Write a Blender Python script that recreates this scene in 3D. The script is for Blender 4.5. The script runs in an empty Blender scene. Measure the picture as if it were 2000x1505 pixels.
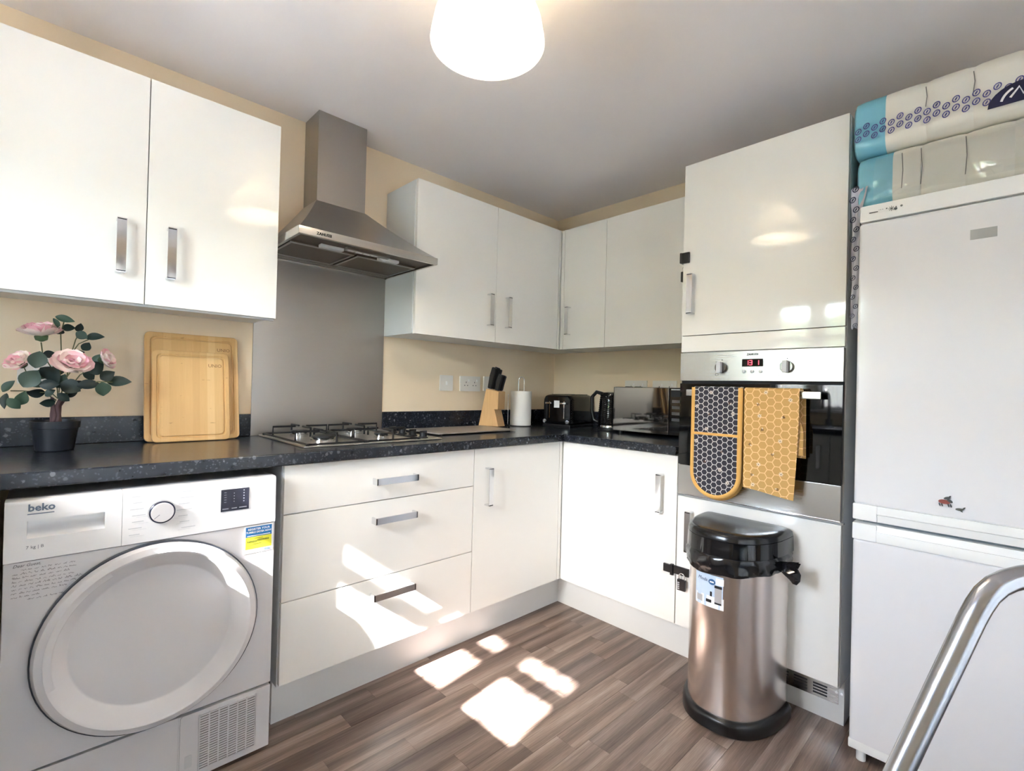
import bpy, bmesh, math, random
from mathutils import Matrix, Vector, noise as mnoise
random.seed(7)
S = bpy.context.scene
COL = S.collection
# ------------------------------------------------------------------ camera, light, exposure
cam_d = bpy.data.cameras.new('camera'); cam = bpy.data.objects.new('camera', cam_d); COL.objects.link(cam)
cam_d.sensor_fit = 'HORIZONTAL'; cam_d.sensor_width = 36.0; cam_d.lens = 951.62 / 2000 * 36.0
cam_d.clip_start = 0.02
RT, UP, FW = (0.72165, -0.69179, 0.025445), (-0.022473, 0.013326, 0.999659), (0.691893, 0.721975, 0.005929)
cam.matrix_world = Matrix(((RT[0], UP[0], -FW[0], -2.5383), (RT[1], UP[1], -FW[1], -2.2298), (RT[2], UP[2], -FW[2], 1.1363), (0, 0, 0, 1)))
S.camera = cam
S.view_settings.view_transform = 'Standard'; S.view_settings.look = 'None'
S.view_settings.gamma = 1.0; S.view_settings.use_curve_mapping = False
S.view_settings.exposure = 1.06
S.cycles.use_denoising = True; S.cycles.max_bounces = 10; S.cycles.diffuse_bounces = 6
S.cycles.transparent_max_bounces = 12; S.cycles.sample_clamp_indirect = 80.0
SUN_DIR = Vector((1.0, 0.15, -0.78)).normalized()
W = bpy.data.worlds.new('sky'); S.world = W; W.use_nodes = True
wn = W.node_tree; bg = wn.nodes['Background']
sky = wn.nodes.new('ShaderNodeTexSky'); sky.sky_type = 'NISHITA'; sky.sun_disc = False
sky.sun_elevation = math.asin(-SUN_DIR.z); sky.sun_rotation = math.atan2(-SUN_DIR.x, -SUN_DIR.y)
wn.links.new(sky.outputs[0], bg.inputs[0]); bg.inputs[1].default_value = 6.0
sd = bpy.data.lights.new('sun', 'SUN'); sun = bpy.data.objects.new('sun', sd); COL.objects.link(sun)
sd.energy = 66.0; sd.color = (1.0, 0.955, 0.985); sd.angle = math.radians(0.8)
sun.rotation_euler = SUN_DIR.to_track_quat('-Z', 'Y').to_euler(); sun.location = (-6, -2, 6)
def portal(name, loc, rot, sx, sy):
    d = bpy.data.lights.new(name, 'AREA'); d.shape = 'RECTANGLE'; d.size = sx; d.size_y = sy
    d.cycles.is_portal = True
    o = bpy.data.objects.new(name, d); COL.objects.link(o); o.location = loc; o.rotation_euler = rot
portal('window_daylight', (-3.36, -1.1, 1.47), (0, math.radians(-90), 0), 0.9, 0.8)

# ------------------------------------------------------------------ materials
def lin(c):
    return tuple(((v / 12.92) if v <= 0.04045 else ((v + 0.055) / 1.055) ** 2.4) for v in (x / 255 for x in c))
def mat(name, rgb=(200, 200, 200), rough=0.5, metal=0.0, raw=None, **kw):
    m = bpy.data.materials.new(name); m.use_nodes = True
    b = m.node_tree.nodes['Principled BSDF']
    b.inputs['Base Color'].default_value = (*(raw or lin(rgb)), 1)
    b.inputs['Roughness'].default_value = rough; b.inputs['Metallic'].default_value = metal
    for k, v in kw.items():
        b.inputs[k.replace('_', ' ')].default_value = v
    return m
class NT:
    def __init__(s, m): s.t = m.node_tree; s.b = s.t.nodes['Principled BSDF']
    def n(s, t, **kw):
        x = s.t.nodes.new(t)
        for k, v in kw.items(): setattr(x, k, v)
        return x
    def l(s, a, b): s.t.links.new(a, b)
    def math(s, op, a, b=None, clamp=False):
        x = s.n('ShaderNodeMath', operation=op); x.use_clamp = clamp
        for i, v in enumerate((a, b)):
            if v is None: continue
            if isinstance(v, (int, float)): x.inputs[i].default_value = v
            else: s.l(v, x.inputs[i])
        return x.outputs[0]
    def vmath(s, op, a, b=None):
        x = s.n('ShaderNodeVectorMath', operation=op)
        for i, v in enumerate((a, b)):
            if v is None: continue
            if isinstance(v, tuple): x.inputs[i].default_value = v
            else: s.l(v, x.inputs[i])
        return x
    def mix(s, f, a, b):
        x = s.n('ShaderNodeMix', data_type='RGBA')
        for i, v in ((0, f), (6, a), (7, b)):
            if isinstance(v, (int, float)): x.inputs[i].default_value = v
            elif isinstance(v, tuple): x.inputs[i].default_value = (*v[:3], 1)
            else: s.l(v, x.inputs[i])
        return x.outputs[2]
    def noise(s, vec, scale, detail=3, rough=0.5):
        x = s.n('ShaderNodeTexNoise'); x.inputs['Scale'].default_value = scale
        x.inputs['Detail'].default_value = detail; x.inputs['Roughness'].default_value = rough
        s.l(vec, x.inputs['Vector']); return x.outputs['Fac']
    def pos(s, scale=(1, 1, 1), rot=(0, 0, 0), kind='Position'):
        if kind == 'Position': o = s.n('ShaderNodeNewGeometry').outputs['Position']
        else: o = s.n('ShaderNodeTexCoord').outputs[kind]
        mp = s.n('ShaderNodeMapping'); mp.inputs['Scale'].default_value = scale; mp.inputs['Rotation'].default_value = rot
        s.l(o, mp.inputs[0]); return mp.outputs[0]
    def ramp(s, f, pts):
        r = s.n('ShaderNodeValToRGB'); e = r.color_ramp.elements
        while len(e) < len(pts): e.new(0.5)
        for q, (p, c) in zip(e, pts): q.position = p; q.color = (*c[:3], 1)
        s.l(f, r.inputs[0]); return r.outputs[0]
    def bump(s, h, strength=0.1, dist=0.002):
        x = s.n('ShaderNodeBump'); x.inputs['Strength'].default_value = strength; x.inputs['Distance'].default_value = dist
        s.l(h, x.inputs['Height']); s.l(x.outputs[0], s.b.inputs['Normal'])

def wall_paint(name, rgb, amt=0.04):
    m = mat(name, rgb, 0.75); t = NT(m); p = t.pos()
    a = lin(rgb); f = t.noise(p, 2.5, 4)
    t.l(t.mix(f, tuple(x * (1 - amt) for x in a), tuple(min(1, x * (1 + amt)) for x in a)), t.b.inputs['Base Color'])
    t.bump(t.noise(p, 320, 2), 0.08, 0.0006)
    return m
M = {}
M['cream'] = wall_paint('cream wall paint', (234, 216, 188))
M['ceiling'] = wall_paint('white ceiling paint', (238, 234, 234), 0.02)
M['gloss'] = mat('ivory gloss lacquer', (238, 237, 233), 0.06, IOR=1.5)
M['carcass'] = mat('white melamine', (228, 228, 226), 0.4)
M['endpanel'] = mat('grey white end panel', (214, 217, 218), 0.35)
M['plinth'] = mat('satin white plinth', (226, 227, 226), 0.35)
M['chrome'] = mat('polished chrome', (225, 226, 228), 0.09, 1.0)
M['white_plastic'] = mat('white plastic', (236, 236, 234), 0.35)
M['enamel'] = mat('white enamel', (216, 214, 216), 0.2)
M['fridge'] = mat('white fridge lacquer', (226, 225, 227), 0.09)
M['grey_plastic'] = mat('light grey plastic', (200, 200, 202), 0.4)
M['black_plastic'] = mat('black plastic', (22, 22, 24), 0.32)
M['black_gloss'] = mat('black gloss plastic', (12, 12, 14), 0.08)
M['dark'] = mat('dark recess', (26, 25, 26), 0.7)
M['cast_iron'] = mat('black enamelled iron', (20, 20, 21), 0.38)
M['black_glass'] = mat('black oven glass', (7, 8, 10), 0.03, IOR=1.55)
M['print_black'] = mat('black print', (18, 18, 20), 0.6)
M['print_grey'] = mat('grey print', (120, 124, 132), 0.6)
M['print_blue_grey'] = mat('slate blue print', (112, 128, 150), 0.5)
M['print_white'] = mat('white print', (240, 240, 240), 0.6)
M['ink'] = mat('dark pen ink', (82, 78, 82), 0.7)
M['socket'] = mat('white socket plastic', (228, 224, 216), 0.3)
M['rubber'] = mat('black rubber base', (14, 14, 15), 0.3)
M['paper'] = mat('white kitchen paper', (236, 234, 228), 0.9)
M['steel_dark'] = mat('greasy steel mesh', (112, 100, 90), 0.42, 0.9)
M['lens'] = mat('frosted lamp lens', (206, 206, 204), 0.4)
def brushed(name, rgb, axis, rough=0.3, streak=0.1, aniso=0.4, smudge=0.12):
    m = mat(name, rgb, rough, 1.0); t = NT(m)
    sc = {'x': (6, 900, 900), 'y': (900, 6, 900), 'z': (900, 900, 6)}[axis]
    f = t.noise(t.pos(sc), 1.0, 2); g = t.noise(t.pos((4, 4, 2.2)), 1.3, 4)
    a = lin(rgb)
    t.l(t.mix(f, tuple(x * (1 - streak) for x in a), tuple(min(1, x * (1 + streak)) for x in a)), t.b.inputs['Base Color'])
    r = t.math('ADD', t.math('MULTIPLY', f, 0.02), t.math('MULTIPLY', g, smudge))
    t.l(t.math('ADD', r, rough - 0.01 - smudge / 2), t.b.inputs['Roughness'])
    return m
M['steel_x'] = brushed('brushed steel along wall', (176, 172, 168), 'x', 0.30, 0.03, smudge=0.06)
M['steel_splash'] = brushed('smudged brushed steel sheet', (172, 167, 160), 'x', 0.33, 0.02, smudge=0.10)
M['steel_y'] = brushed('brushed steel panel', (190, 188, 184), 'y', 0.27, 0.03, smudge=0.03)
M['steel_bin'] = mat('brushed warm steel', (232, 224, 219), 0.25, 1.0, Anisotropic=0.35)
M['knob_metal'] = mat('dark chrome knob', (120, 116, 112), 0.2, 1.0)
M['satin_tube'] = mat('satin steel tube', (176, 178, 184), 0.27, 1.0)
def worktop_mat():
    m = mat('dark flecked laminate', (24, 26, 33), 0.22, IOR=1.5); t = NT(m); p = t.pos((1, 1, 1), (0.3, 0.2, 0.5))
    d = t.n('ShaderNodeTexNoise'); d.inputs['Scale'].default_value = 30; t.l(p, d.inputs['Vector'])
    w = t.vmath('ADD', p, t.vmath('SCALE', d.outputs['Color']).outputs[0])
    w.inputs[1].node if False else None
    sc = w.inputs[1].links[0].from_node; sc.inputs['Scale'].default_value = 0.02
    v = t.n('ShaderNodeTexVoronoi'); v.inputs['Scale'].default_value = 62; t.l(w.outputs[0], v.inputs['Vector'])
    v2 = t.n('ShaderNodeTexVoronoi'); v2.inputs['Scale'].default_value = 170; t.l(w.outputs[0], v2.inputs['Vector'])
    r1 = t.n('ShaderNodeSeparateColor'); t.l(v.outputs['Color'], r1.inputs[0])
    r2 = t.n('ShaderNodeSeparateColor'); t.l(v2.outputs['Color'], r2.inputs[0])
    big = t.math('MULTIPLY', t.math('GREATER_THAN', r1.outputs[0], 0.78), t.math('LESS_THAN', v.outputs['Distance'], 0.36))
    sml = t.math('MULTIPLY', t.math('GREATER_THAN', r2.outputs[1], 0.72), t.math('LESS_THAN', v2.outputs['Distance'], 0.45))
    base = t.mix(t.noise(p, 60, 4), (0.006, 0.007, 0.010), (0.022, 0.026, 0.036))
    c = t.mix(t.math('MULTIPLY', sml, 0.55), base, (0.075, 0.085, 0.105))
    c = t.mix(t.math('MULTIPLY', big, t.math('ADD', t.math('MULTIPLY', r1.outputs[1], 0.8), 0.15)), c, (0.14, 0.15, 0.17))
    t.l(c, t.b.inputs['Base Color'])
    return m
M['worktop'] = worktop_mat()
def plank_mat():
    m = mat('grey brown wood effect vinyl', (120, 100, 88), 0.3, IOR=1.45); t = NT(m)
    oi = t.n('ShaderNodeObjectInfo'); r = oi.outputs['Random']
    off = t.n('ShaderNodeCombineXYZ'); t.l(t.math('MULTIPLY', r, 37.0), off.inputs[0]); t.l(t.math('MULTIPLY', r, 91.0), off.inputs[1])
    g = t.n('ShaderNodeNewGeometry').outputs['Position']
    p = t.vmath('ADD', g, off.outputs[0]).outputs[0]
    def stretch(sx, sy, z=1):
        mp = t.n('ShaderNodeMapping'); mp.inputs['Scale'].default_value = (sx, sy, z); t.l(p, mp.inputs[0]); return mp.outputs[0]
    low = t.noise(stretch(0.9, 7), 1.0, 2)
    wv = t.n('ShaderNodeTexWave', wave_type='RINGS', rings_direction='Z'); wv.inputs['Scale'].default_value = 1.3; wv.inputs['Distortion'].default_value = 9; wv.inputs['Detail'].default_value = 3; wv.inputs['Detail Scale'].default_value = 0.5
    t.l(stretch(0.35, 3.0), wv.inputs['Vector'])
    fine = t.noise(stretch(9, 240), 1.0, 4, 0.65)
    streak = t.noise(stretch(1.2, 46), 1.0, 4)
    f = t.math('ADD', t.math('MULTIPLY', wv.outputs['Fac'], 0.16), t.math('ADD', t.math('MULTIPLY', fine, 0.40), t.math('ADD', t.math('MULTIPLY', streak, 0.34), t.math('MULTIPLY', low, 0.14))))
    c = t.ramp(f, [(0.30, lin((80, 66, 59))), (0.46, lin((113, 97, 88))), (0.58, lin((136, 120, 110))), (0.76, lin((170, 155, 144)))])
    tint = t.ramp(r, [(0.0, (0.66, 0.62, 0.62)), (0.2, (1.0, 0.94, 0.89)), (0.4, (0.78, 0.77, 0.80)), (0.6, (1.24, 1.21, 1.17)), (0.8, (0.84, 0.79, 0.76)), (1.0, (1.12, 1.11, 1.12))])
    mx = t.n('ShaderNodeMix', data_type='RGBA', blend_type='MULTIPLY'); mx.inputs[0].default_value = 1.0; mx.inputs[7].default_value = (1, 1, 1, 1)
    t.l(c, mx.inputs[6]); t.l(tint, mx.inputs[7]); t.l(mx.outputs[2], t.b.inputs['Base Color'])
    t.l(t.math('ADD', t.math('MULTIPLY', fine, 0.16), 0.24), t.b.inputs['Roughness'])
    t.bump(fine, 0.10, 0.0008)
    return m
M['plank'] = plank_mat()
def wood_mat(name, cols, axis_scale, strip=None, rough=0.45):
    m = mat(name, cols[0], rough); t = NT(m); p = t.pos(kind='Object')
    sp = t.n('ShaderNodeSeparateXYZ'); t.l(p, sp.inputs[0])
    f = t.noise(t.pos(axis_scale, kind='Object'), 1.0, 4, 0.6)
    c = t.mix(f, lin(cols[0]), lin(cols[1]))
    if strip:
        k = t.math('FLOOR', t.math('DIVIDE', sp.outputs[0], strip))
        wn_ = t.n('ShaderNodeTexWhiteNoise', noise_dimensions='1D'); t.l(k, wn_.inputs['W'])
        tint = t.ramp(wn_.outputs['Value'], [(0.0, lin((214, 170, 108))), (0.35, lin((226, 186, 126))), (0.7, lin((204, 158, 98))), (0.95, lin((240, 208, 150)))])
        c = t.mix(0.62, c, tint)
        nod = t.noise(t.pos((40, 40, 130), kind='Object'), 1.0, 1)
        c = t.mix(t.math('MULTIPLY', t.math('GREATER_THAN', nod, 0.76), 0.45), c, lin((160, 112, 62)))
    t.l(c, t.b.inputs['Base Color'])
    return m
M['bamboo'] = wood_mat('laminated bamboo', [(206, 160, 100), (232, 194, 134)], (260, 60, 5), 0.024)
M['block_wood'] = wood_mat('pale rubberwood', [(196, 152, 100), (222, 184, 132)], (160, 160, 9))
def hex_mat(name, pitch, fill, fill2, line, lw):
    m = mat(name, fill, 0.9); t = NT(m)
    sp = t.n('ShaderNodeSeparateXYZ'); t.l(t.pos(kind='Object'), sp.inputs[0])
    x = t.math('DIVIDE', sp.outputs[1], pitch); z = t.math('DIVIDE', sp.outputs[2], pitch)
    s3 = math.sqrt(3)
    def cell(ox, oz):
        a = t.math('SUBTRACT', t.math('FLOORED_MODULO', t.math('ADD', x, ox), s3), s3 / 2)
        b = t.math('SUBTRACT', t.math('FLOORED_MODULO', t.math('ADD', z, oz), 1.0), 0.5)
        a = t.math('ABSOLUTE', a); b = t.math('ABSOLUTE', b)
        return t.math('MAXIMUM', b, t.math('ADD', t.math('MULTIPLY', a, s3 / 2), t.math('MULTIPLY', b, 0.5)))
    d = t.math('MINIMUM', cell(50 * s3, 50), cell(50 * s3 + s3 / 2, 50.5))
    k = t.math('GREATER_THAN', d, 0.5 - lw)
    wv = t.noise(t.pos((900, 900, 900), kind='Object'), 1.0, 1)
    c = t.mix(wv, lin(fill), lin(fill2))
    t.l(t.mix(k, c, lin(line)), t.b.inputs['Base Color']); t.bump(wv, 0.25, 0.001)
    return m
M['hex_dark'] = hex_mat('charcoal honeycomb print cotton', 0.0222, (58, 54, 60), (44, 44, 54), (206, 200, 196), 0.055)
M['hex_gold'] = hex_mat('golden honeycomb print cotton', 0.0285, (206, 164, 100), (197, 153, 91), (238, 200, 146), 0.05)
M['binding'] = mat('golden orange bias binding', (222, 172, 96), 0.9)
def translucent(name, rgb, tr=0.5, alpha=1.0, rough=0.6):
    m = bpy.data.materials.new(name); m.use_nodes = True; nt = m.node_tree; nt.nodes.remove(nt.nodes['Principled BSDF'])
    o = nt.nodes['Material Output']; d = nt.nodes.new('ShaderNodeBsdfDiffuse'); tl = nt.nodes.new('ShaderNodeBsdfTranslucent')
    d.inputs[0].default_value = (*lin(rgb), 1); tl.inputs[0].default_value = (*lin(rgb), 1)
    x = nt.nodes.new('ShaderNodeMixShader'); x.inputs[0].default_value = tr
    nt.links.new(d.outputs[0], x.inputs[1]); nt.links.new(tl.outputs[0], x.inputs[2])
    if alpha < 1:
        tp = nt.nodes.new('ShaderNodeBsdfTransparent'); y = nt.nodes.new('ShaderNodeMixShader'); y.inputs[0].default_value = alpha
        nt.links.new(tp.outputs[0], y.inputs[1]); nt.links.new(x.outputs[0], y.inputs[2]); x = y
    nt.links.new(x.outputs[0], o.inputs[0]); return m
def clear(name, tint=(1, 1, 1), refl=0.08, rough=0.02):
    m = bpy.data.materials.new(name); m.use_nodes = True; nt = m.node_tree; nt.nodes.remove(nt.nodes['Principled BSDF'])
    o = nt.nodes['Material Output']; tp = nt.nodes.new('ShaderNodeBsdfTransparent'); tp.inputs[0].default_value = (*tint, 1)
    g = nt.nodes.new('ShaderNodeBsdfGlossy'); g.inputs['Roughness'].default_value = rough
    lw = nt.nodes.new('ShaderNodeLayerWeight'); lw.inputs[0].default_value = 0.25
    mm = nt.nodes.new('ShaderNodeMath'); mm.operation = 'MULTIPLY_ADD'; mm.inputs[1].default_value = 0.6; mm.inputs[2].default_value = refl
    nt.links.new(lw.outputs['Fresnel'], mm.inputs[0])
    x = nt.nodes.new('ShaderNodeMixShader'); nt.links.new(mm.outputs[0], x.inputs[0])
    nt.links.new(tp.outputs[0], x.inputs[1]); nt.links.new(g.outputs[0], x.inputs[2]); nt.links.new(x.outputs[0], o.inputs[0]); return m
def emit(name, col, st):
    m = bpy.data.materials.new(name); m.use_nodes = True; b = m.node_tree.nodes['Principled BSDF']
    b.inputs['Base Color'].default_value = (*col, 1); b.inputs['Emission Color'].default_value = (*col, 1); b.inputs['Emission Strength'].default_value = st
    return m
M['pane'] = clear('window glass', (0.96, 0.98, 0.97), 0.03)
M['net'] = translucent('white net curtain', (190, 190, 190), 0.5, 0.8)
M['fill_drape'] = translucent('cream fill light curtain', (156, 151, 146), 0.32)  # curtain of the added door, dims its daylight to a soft fill
M['shade'] = translucent('white lamp shade', (240, 236, 228), 0.45)
M['film'] = clear('clear plastic film', (0.94, 0.95, 0.95), 0.06, 0.07)
M['bulb'] = emit('lit warm bulb', (1.0, 0.89, 0.74), 130.0)
M['led'] = emit('red clock digits', (1.0, 0.06, 0.10), 1.6)

# ------------------------------------------------------------------ geometry helpers
def box(bm, x0, x1, y0, y1, z0, z1, bevel=0.0, seg=2, mtx=None):
    n0 = len(bm.verts)
    c = bmesh.ops.create_cube(bm, size=1.0, matrix=Matrix.Translation(((x0 + x1) / 2, (y0 + y1) / 2, (z0 + z1) / 2)) @ Matrix.Diagonal((abs(x1 - x0), abs(y1 - y0), abs(z1 - z0), 1)))
    vs = c['verts']
    if bevel > 0:
        es = list({e for v in vs for e in v.link_edges})
        r = bmesh.ops.bevel(bm, geom=es, offset=bevel, segments=seg, profile=0.5, affect='EDGES')
        vs = list({v for f in r['faces'] for v in f.verts} | {v for v in vs if v.is_valid})
    if mtx is not None: bmesh.ops.transform(bm, matrix=mtx, verts=[v for v in vs if v.is_valid])
    return vs
def lathe(bm, prof, c=(0, 0, 0), seg=32, mtx=None, close=True):
    rings = []
    for r, z in prof:
        rings.append([bm.verts.new((c[0] + r * math.cos(2 * math.pi * k / seg), c[1] + r * math.sin(2 * math.pi * k / seg), c[2] + z)) for k in range(seg)])
    for a, b in zip(rings, rings[1:]):
        for k in range(seg): bm.faces.new((a[k], a[(k + 1) % seg], b[(k + 1) % seg], b[k]))
    if close:
        bm.faces.new(rings[0][::-1]); bm.faces.new(rings[-1])
    vs = [v for r in rings for v in r]
    if mtx is not None: bmesh.ops.transform(bm, matrix=mtx, verts=vs)
    return vs
def cyl(bm, p, axis, r, h, seg=24, r2=None, bevel=0.0):
    """cylinder starting at p along axis"""
    a = Vector(axis).normalized(); q = a.to_track_quat('Z', 'Y').to_matrix().to_4x4()
    r2 = r if r2 is None else r2
    prof = [(r, 0), (r2, h)] if not bevel else [(r, 0), (r2, h - bevel), (r2 - bevel, h)]
    return lathe(bm, prof, seg=seg, mtx=Matrix.Translation(p) @ q)
def tube(bm, pts, r, seg=10, closed=False, caps=True, rad=None):
    pts = [Vector(p) for p in pts]; n = len(pts); rings = []; prev = None
    for i, p in enumerate(pts):
        if closed: t = pts[(i + 1) % n] - pts[i - 1]
        else: t = pts[min(i + 1, n - 1)] - pts[max(i - 1, 0)]
        t.normalize()
        if prev is None:
            u = t.orthogonal().normalized()
        else:
            u = prev - t * prev.dot(t)
            u = u.normalized() if u.length > 1e-6 else t.orthogonal().normalized()
        prev = u; w = t.cross(u); rr = rad[i] if rad else r
        rings.append([bm.verts.new(p + (u * math.cos(2 * math.pi * k / seg) + w * math.sin(2 * math.pi * k / seg)) * rr) for k in range(seg)])
    for i in range(n if closed else n - 1):
        a, b = rings[i], rings[(i + 1) % n]
        for k in range(seg): bm.faces.new((a[k], a[(k + 1) % seg], b[(k + 1) % seg], b[k]))
    if caps and not closed:
        bm.faces.new(rings[0][::-1]); bm.faces.new(rings[-1])
def prism(bm, poly, d, mtx=None):
    """poly: list of 3-D points (planar), extruded by vector d"""
    a = [bm.verts.new(p) for p in poly]; b = [bm.verts.new(Vector(p) + Vector(d)) for p in poly]
    n = len(a); bm.faces.new(a[::-1]); bm.faces.new(b)
    for k in range(n): bm.faces.new((a[k], a[(k + 1) % n], b[(k + 1) % n], b[k]))
    if mtx is not None: bmesh.ops.transform(bm, matrix=mtx, verts=a + b)
def rrect(w, h, r, seg=5):
    pts = []
    for cx, cy, a0 in ((w / 2 - r, h / 2 - r, 0), (-w / 2 + r, h / 2 - r, 90), (-w / 2 + r, -h / 2 + r, 180), (w / 2 - r, -h / 2 + r, 270)):
        for k in range(seg + 1):
            a = math.radians(a0 + 90 * k / seg); pts.append((cx + r * math.cos(a), cy + r * math.sin(a)))
    return pts
ROOT = {}
def wloc(o):
    return ROOT.get(o.name, Vector((0, 0, 0))) if o else Vector((0, 0, 0))
def weighted(me, ct):
    # area weighted corner normals: broad flat faces stay optically flat beside small bevels
    vp = [[] for _ in me.vertices]; N = [p.normal.copy() for p in me.polygons]; A = [p.area for p in me.polygons]
    for p in me.polygons:
        for v in p.vertices: vp[v].append(p.index)
    out = [None] * len(me.loops)
    for p in me.polygons:
        n = N[p.index]
        for li, v in zip(p.loop_indices, p.vertices):
            q = Vector((0, 0, 0))
            for k in vp[v]:
                if N[k].dot(n) > ct: q += N[k] * A[k]
            out[li] = q.normalized() if q.length > 1e-12 else n
    me.normals_split_custom_set(out)
def finish(name, bm, m, parent=None, smooth=None, base=None):
    bmesh.ops.recalc_face_normals(bm, faces=bm.faces)
    org = Vector(base) if base is not None else None
    if org is None:
        org = wloc(parent) if parent else Vector((0, 0, 0))
    bmesh.ops.translate(bm, vec=-org, verts=bm.verts)
    me = bpy.data.meshes.new(name); bm.to_mesh(me); bm.free()
    o = bpy.data.objects.new(name, me); COL.objects.link(o)
    for q in (m if isinstance(m, (list, tuple)) else [m]): me.materials.append(q)
    if smooth:
        for p in me.polygons: p.use_smooth = True
        if smooth < 179: weighted(me, math.cos(math.radians(smooth)))
    o.location = org - (wloc(parent) if parent else Vector((0, 0, 0)))
    if parent: o.parent = parent
    ROOT[o.name] = org
    return o
def tag(o, label, cat, group=None):
    o['label'] = label; o['category'] = cat
    if group: o['group'] = group
    return o
def thing(name, label, cat, loc, group=None):
    o = bpy.data.objects.new(name, None); COL.objects.link(o); o.empty_display_size = 0.05
    o.location = loc; ROOT[o.name] = Vector(loc)
    return tag(o, label, cat, group)
def stru(o):
    o['kind'] = 'structure'; return o
def stuff(o):
    o['kind'] = 'stuff'; return o
def bxo(name, m, parent, *a, bevel=0.0, smooth=None, base=None, seg=2):
    bm = bmesh.new(); box(bm, *a, bevel=bevel, seg=seg)
    return finish(name, bm, m, parent, smooth or (40 if bevel else None), base)
FRAMES = {'-y': ((1, 0, 0), (0, 0, 1), (0, -1, 0)), '-x': ((0, -1, 0), (0, 0, 1), (-1, 0, 0))}
def frame(side, loc):
    r, u, n = FRAMES[side]
    return Matrix(((r[0], u[0], n[0], loc[0]), (r[1], u[1], n[1], loc[1]), (r[2], u[2], n[2], loc[2]), (0, 0, 0, 1)))
def text(name, s, size, side, loc, m, parent, align='LEFT', bold=0.0, shear=0.0, sx=1.0, mtx=None):
    c = bpy.data.curves.new('t', 'FONT'); c.body = s; c.size = size; c.align_x = align; c.extrude = 0.0002
    c.resolution_u = 2; c.offset = bold; c.shear = shear
    o = bpy.data.objects.new('t', c); COL.objects.link(o)
    me = bpy.data.meshes.new_from_object(o.evaluated_get(bpy.context.evaluated_depsgraph_get()))
    bpy.data.objects.remove(o); bm = bmesh.new(); bm.from_mesh(me); bpy.data.meshes.remove(me)
    bmesh.ops.transform(bm, matrix=(mtx if mtx is not None else frame(side, loc)) @ Matrix.Diagonal((sx, 1, 1, 1)), verts=bm.verts)
    return finish(name, bm, m, parent)
def quad(bm, mtx, x0, x1, y0, y1, t=0.0003):
    box(bm, x0, x1, y0, y1, 0, t, mtx=mtx)
def handle(parent, side, c, vertical=True, L=0.168):
    """square chrome bar handle; c is the point on the door face at its centre"""
    bm = bmesh.new(); m = frame(side, c)
    if not vertical: m = m @ Matrix.Rotation(math.radians(90), 4, 'Z')
    h = L / 2; w = 0.012
    prof = [(-w, 0.0285), (-w * 0.4, 0.0265), (w * 0.4, 0.0265), (w, 0.0285), (w, 0.033), (-w, 0.033)]
    prism(bm, [(x, -h + 0.003, z) for x, z in prof], (0, L - 0.006, 0), mtx=m)
    for s in (-1, 1):
        box(bm, -w, w, s * h - (0.007 if s > 0 else 0), s * h + (0 if s > 0 else 0.007), 0, 0.033, bevel=0.0012, mtx=m)
    return finish('handle', bm, M['chrome'], parent, 30)

# ------------------------------------------------------------------ room shell
CE = 2.302; XL = -3.2; YF = -3.6; T = 0.3
def boxes(name, m, lst, kind=True, parent=None):
    bm = bmesh.new()
    for b in lst: box(bm, *b)
    o = finish(name, bm, m, parent)
    return stru(o) if kind else o
boxes('wall_back', M['cream'], [(XL - T, T, 0, T, -0.1, CE + 0.1)])
boxes('wall_right', M['cream'], [(0, T, YF - T, 0, -0.1, CE + 0.1)])
WY0, WY1, WZ0, WZ1 = -1.47, -0.73, 1.03, 1.92
boxes('wall_left', M['cream'], [(XL - T, XL, YF - T, WY0, -0.1, CE + 0.1), (XL - T, XL, WY1, 0, -0.1, CE + 0.1),
                                (XL - T, XL, WY0, WY1, -0.1, WZ0), (XL - T, XL, WY0, WY1, WZ1, CE + 0.1)])
DX0, DX1, DZ1 = -2.9, -0.9, 2.08
boxes('wall_front', M['cream'], [(XL, DX0, YF - T, YF, -0.1, CE + 0.1), (DX1, 0, YF - T, YF, -0.1, CE + 0.1), (DX0, DX1, YF - T, YF, DZ1, CE + 0.1), (DX0, DX1, YF - T, YF, -0.1, 0)])
boxes('ceiling', M['ceiling'], [(XL, 0, YF, 0, CE, CE + 0.1)])
fl = boxes('floor', M['dark'], [(XL - T, T, YF - T, T, -0.1, -0.004)])
# planks: one box mesh shared by every plank
bm = bmesh.new(); box(bm, 0, 1, 0, 1, 0, 1)
pm = bpy.data.meshes.new('plank'); bm.to_mesh(pm); bm.free(); pm.materials.append(M['plank'])
def plank(x0, x1, y0, y1, z):
    o = bpy.data.objects.new('plank', pm); COL.objects.link(o); o.parent = fl
    o.location = (x0 + 0.0004, y0 + 0.0004, -0.004); o.scale = (x1 - x0 - 0.0008, y1 - y0 - 0.0008, 0.004 - z)
ENDS = {0: [-1.645, -1.08], 1: [-1.778, -1.24, -0.778], 2: [-1.45, -1.0, -0.64], 3: [-1.908, -1.33, -0.912], 4: [-1.676, -1.2, -0.69],
        5: [-1.9, -1.44, -0.8], 6: [-1.6, -1.12, -0.52], 7: [-1.41, -0.88], 8: [-1.75, -1.3, -0.945, -0.5], 9: [-1.235, -0.782], 10: [-1.55, -0.91], 11: [-1.196, -0.68]}
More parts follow.
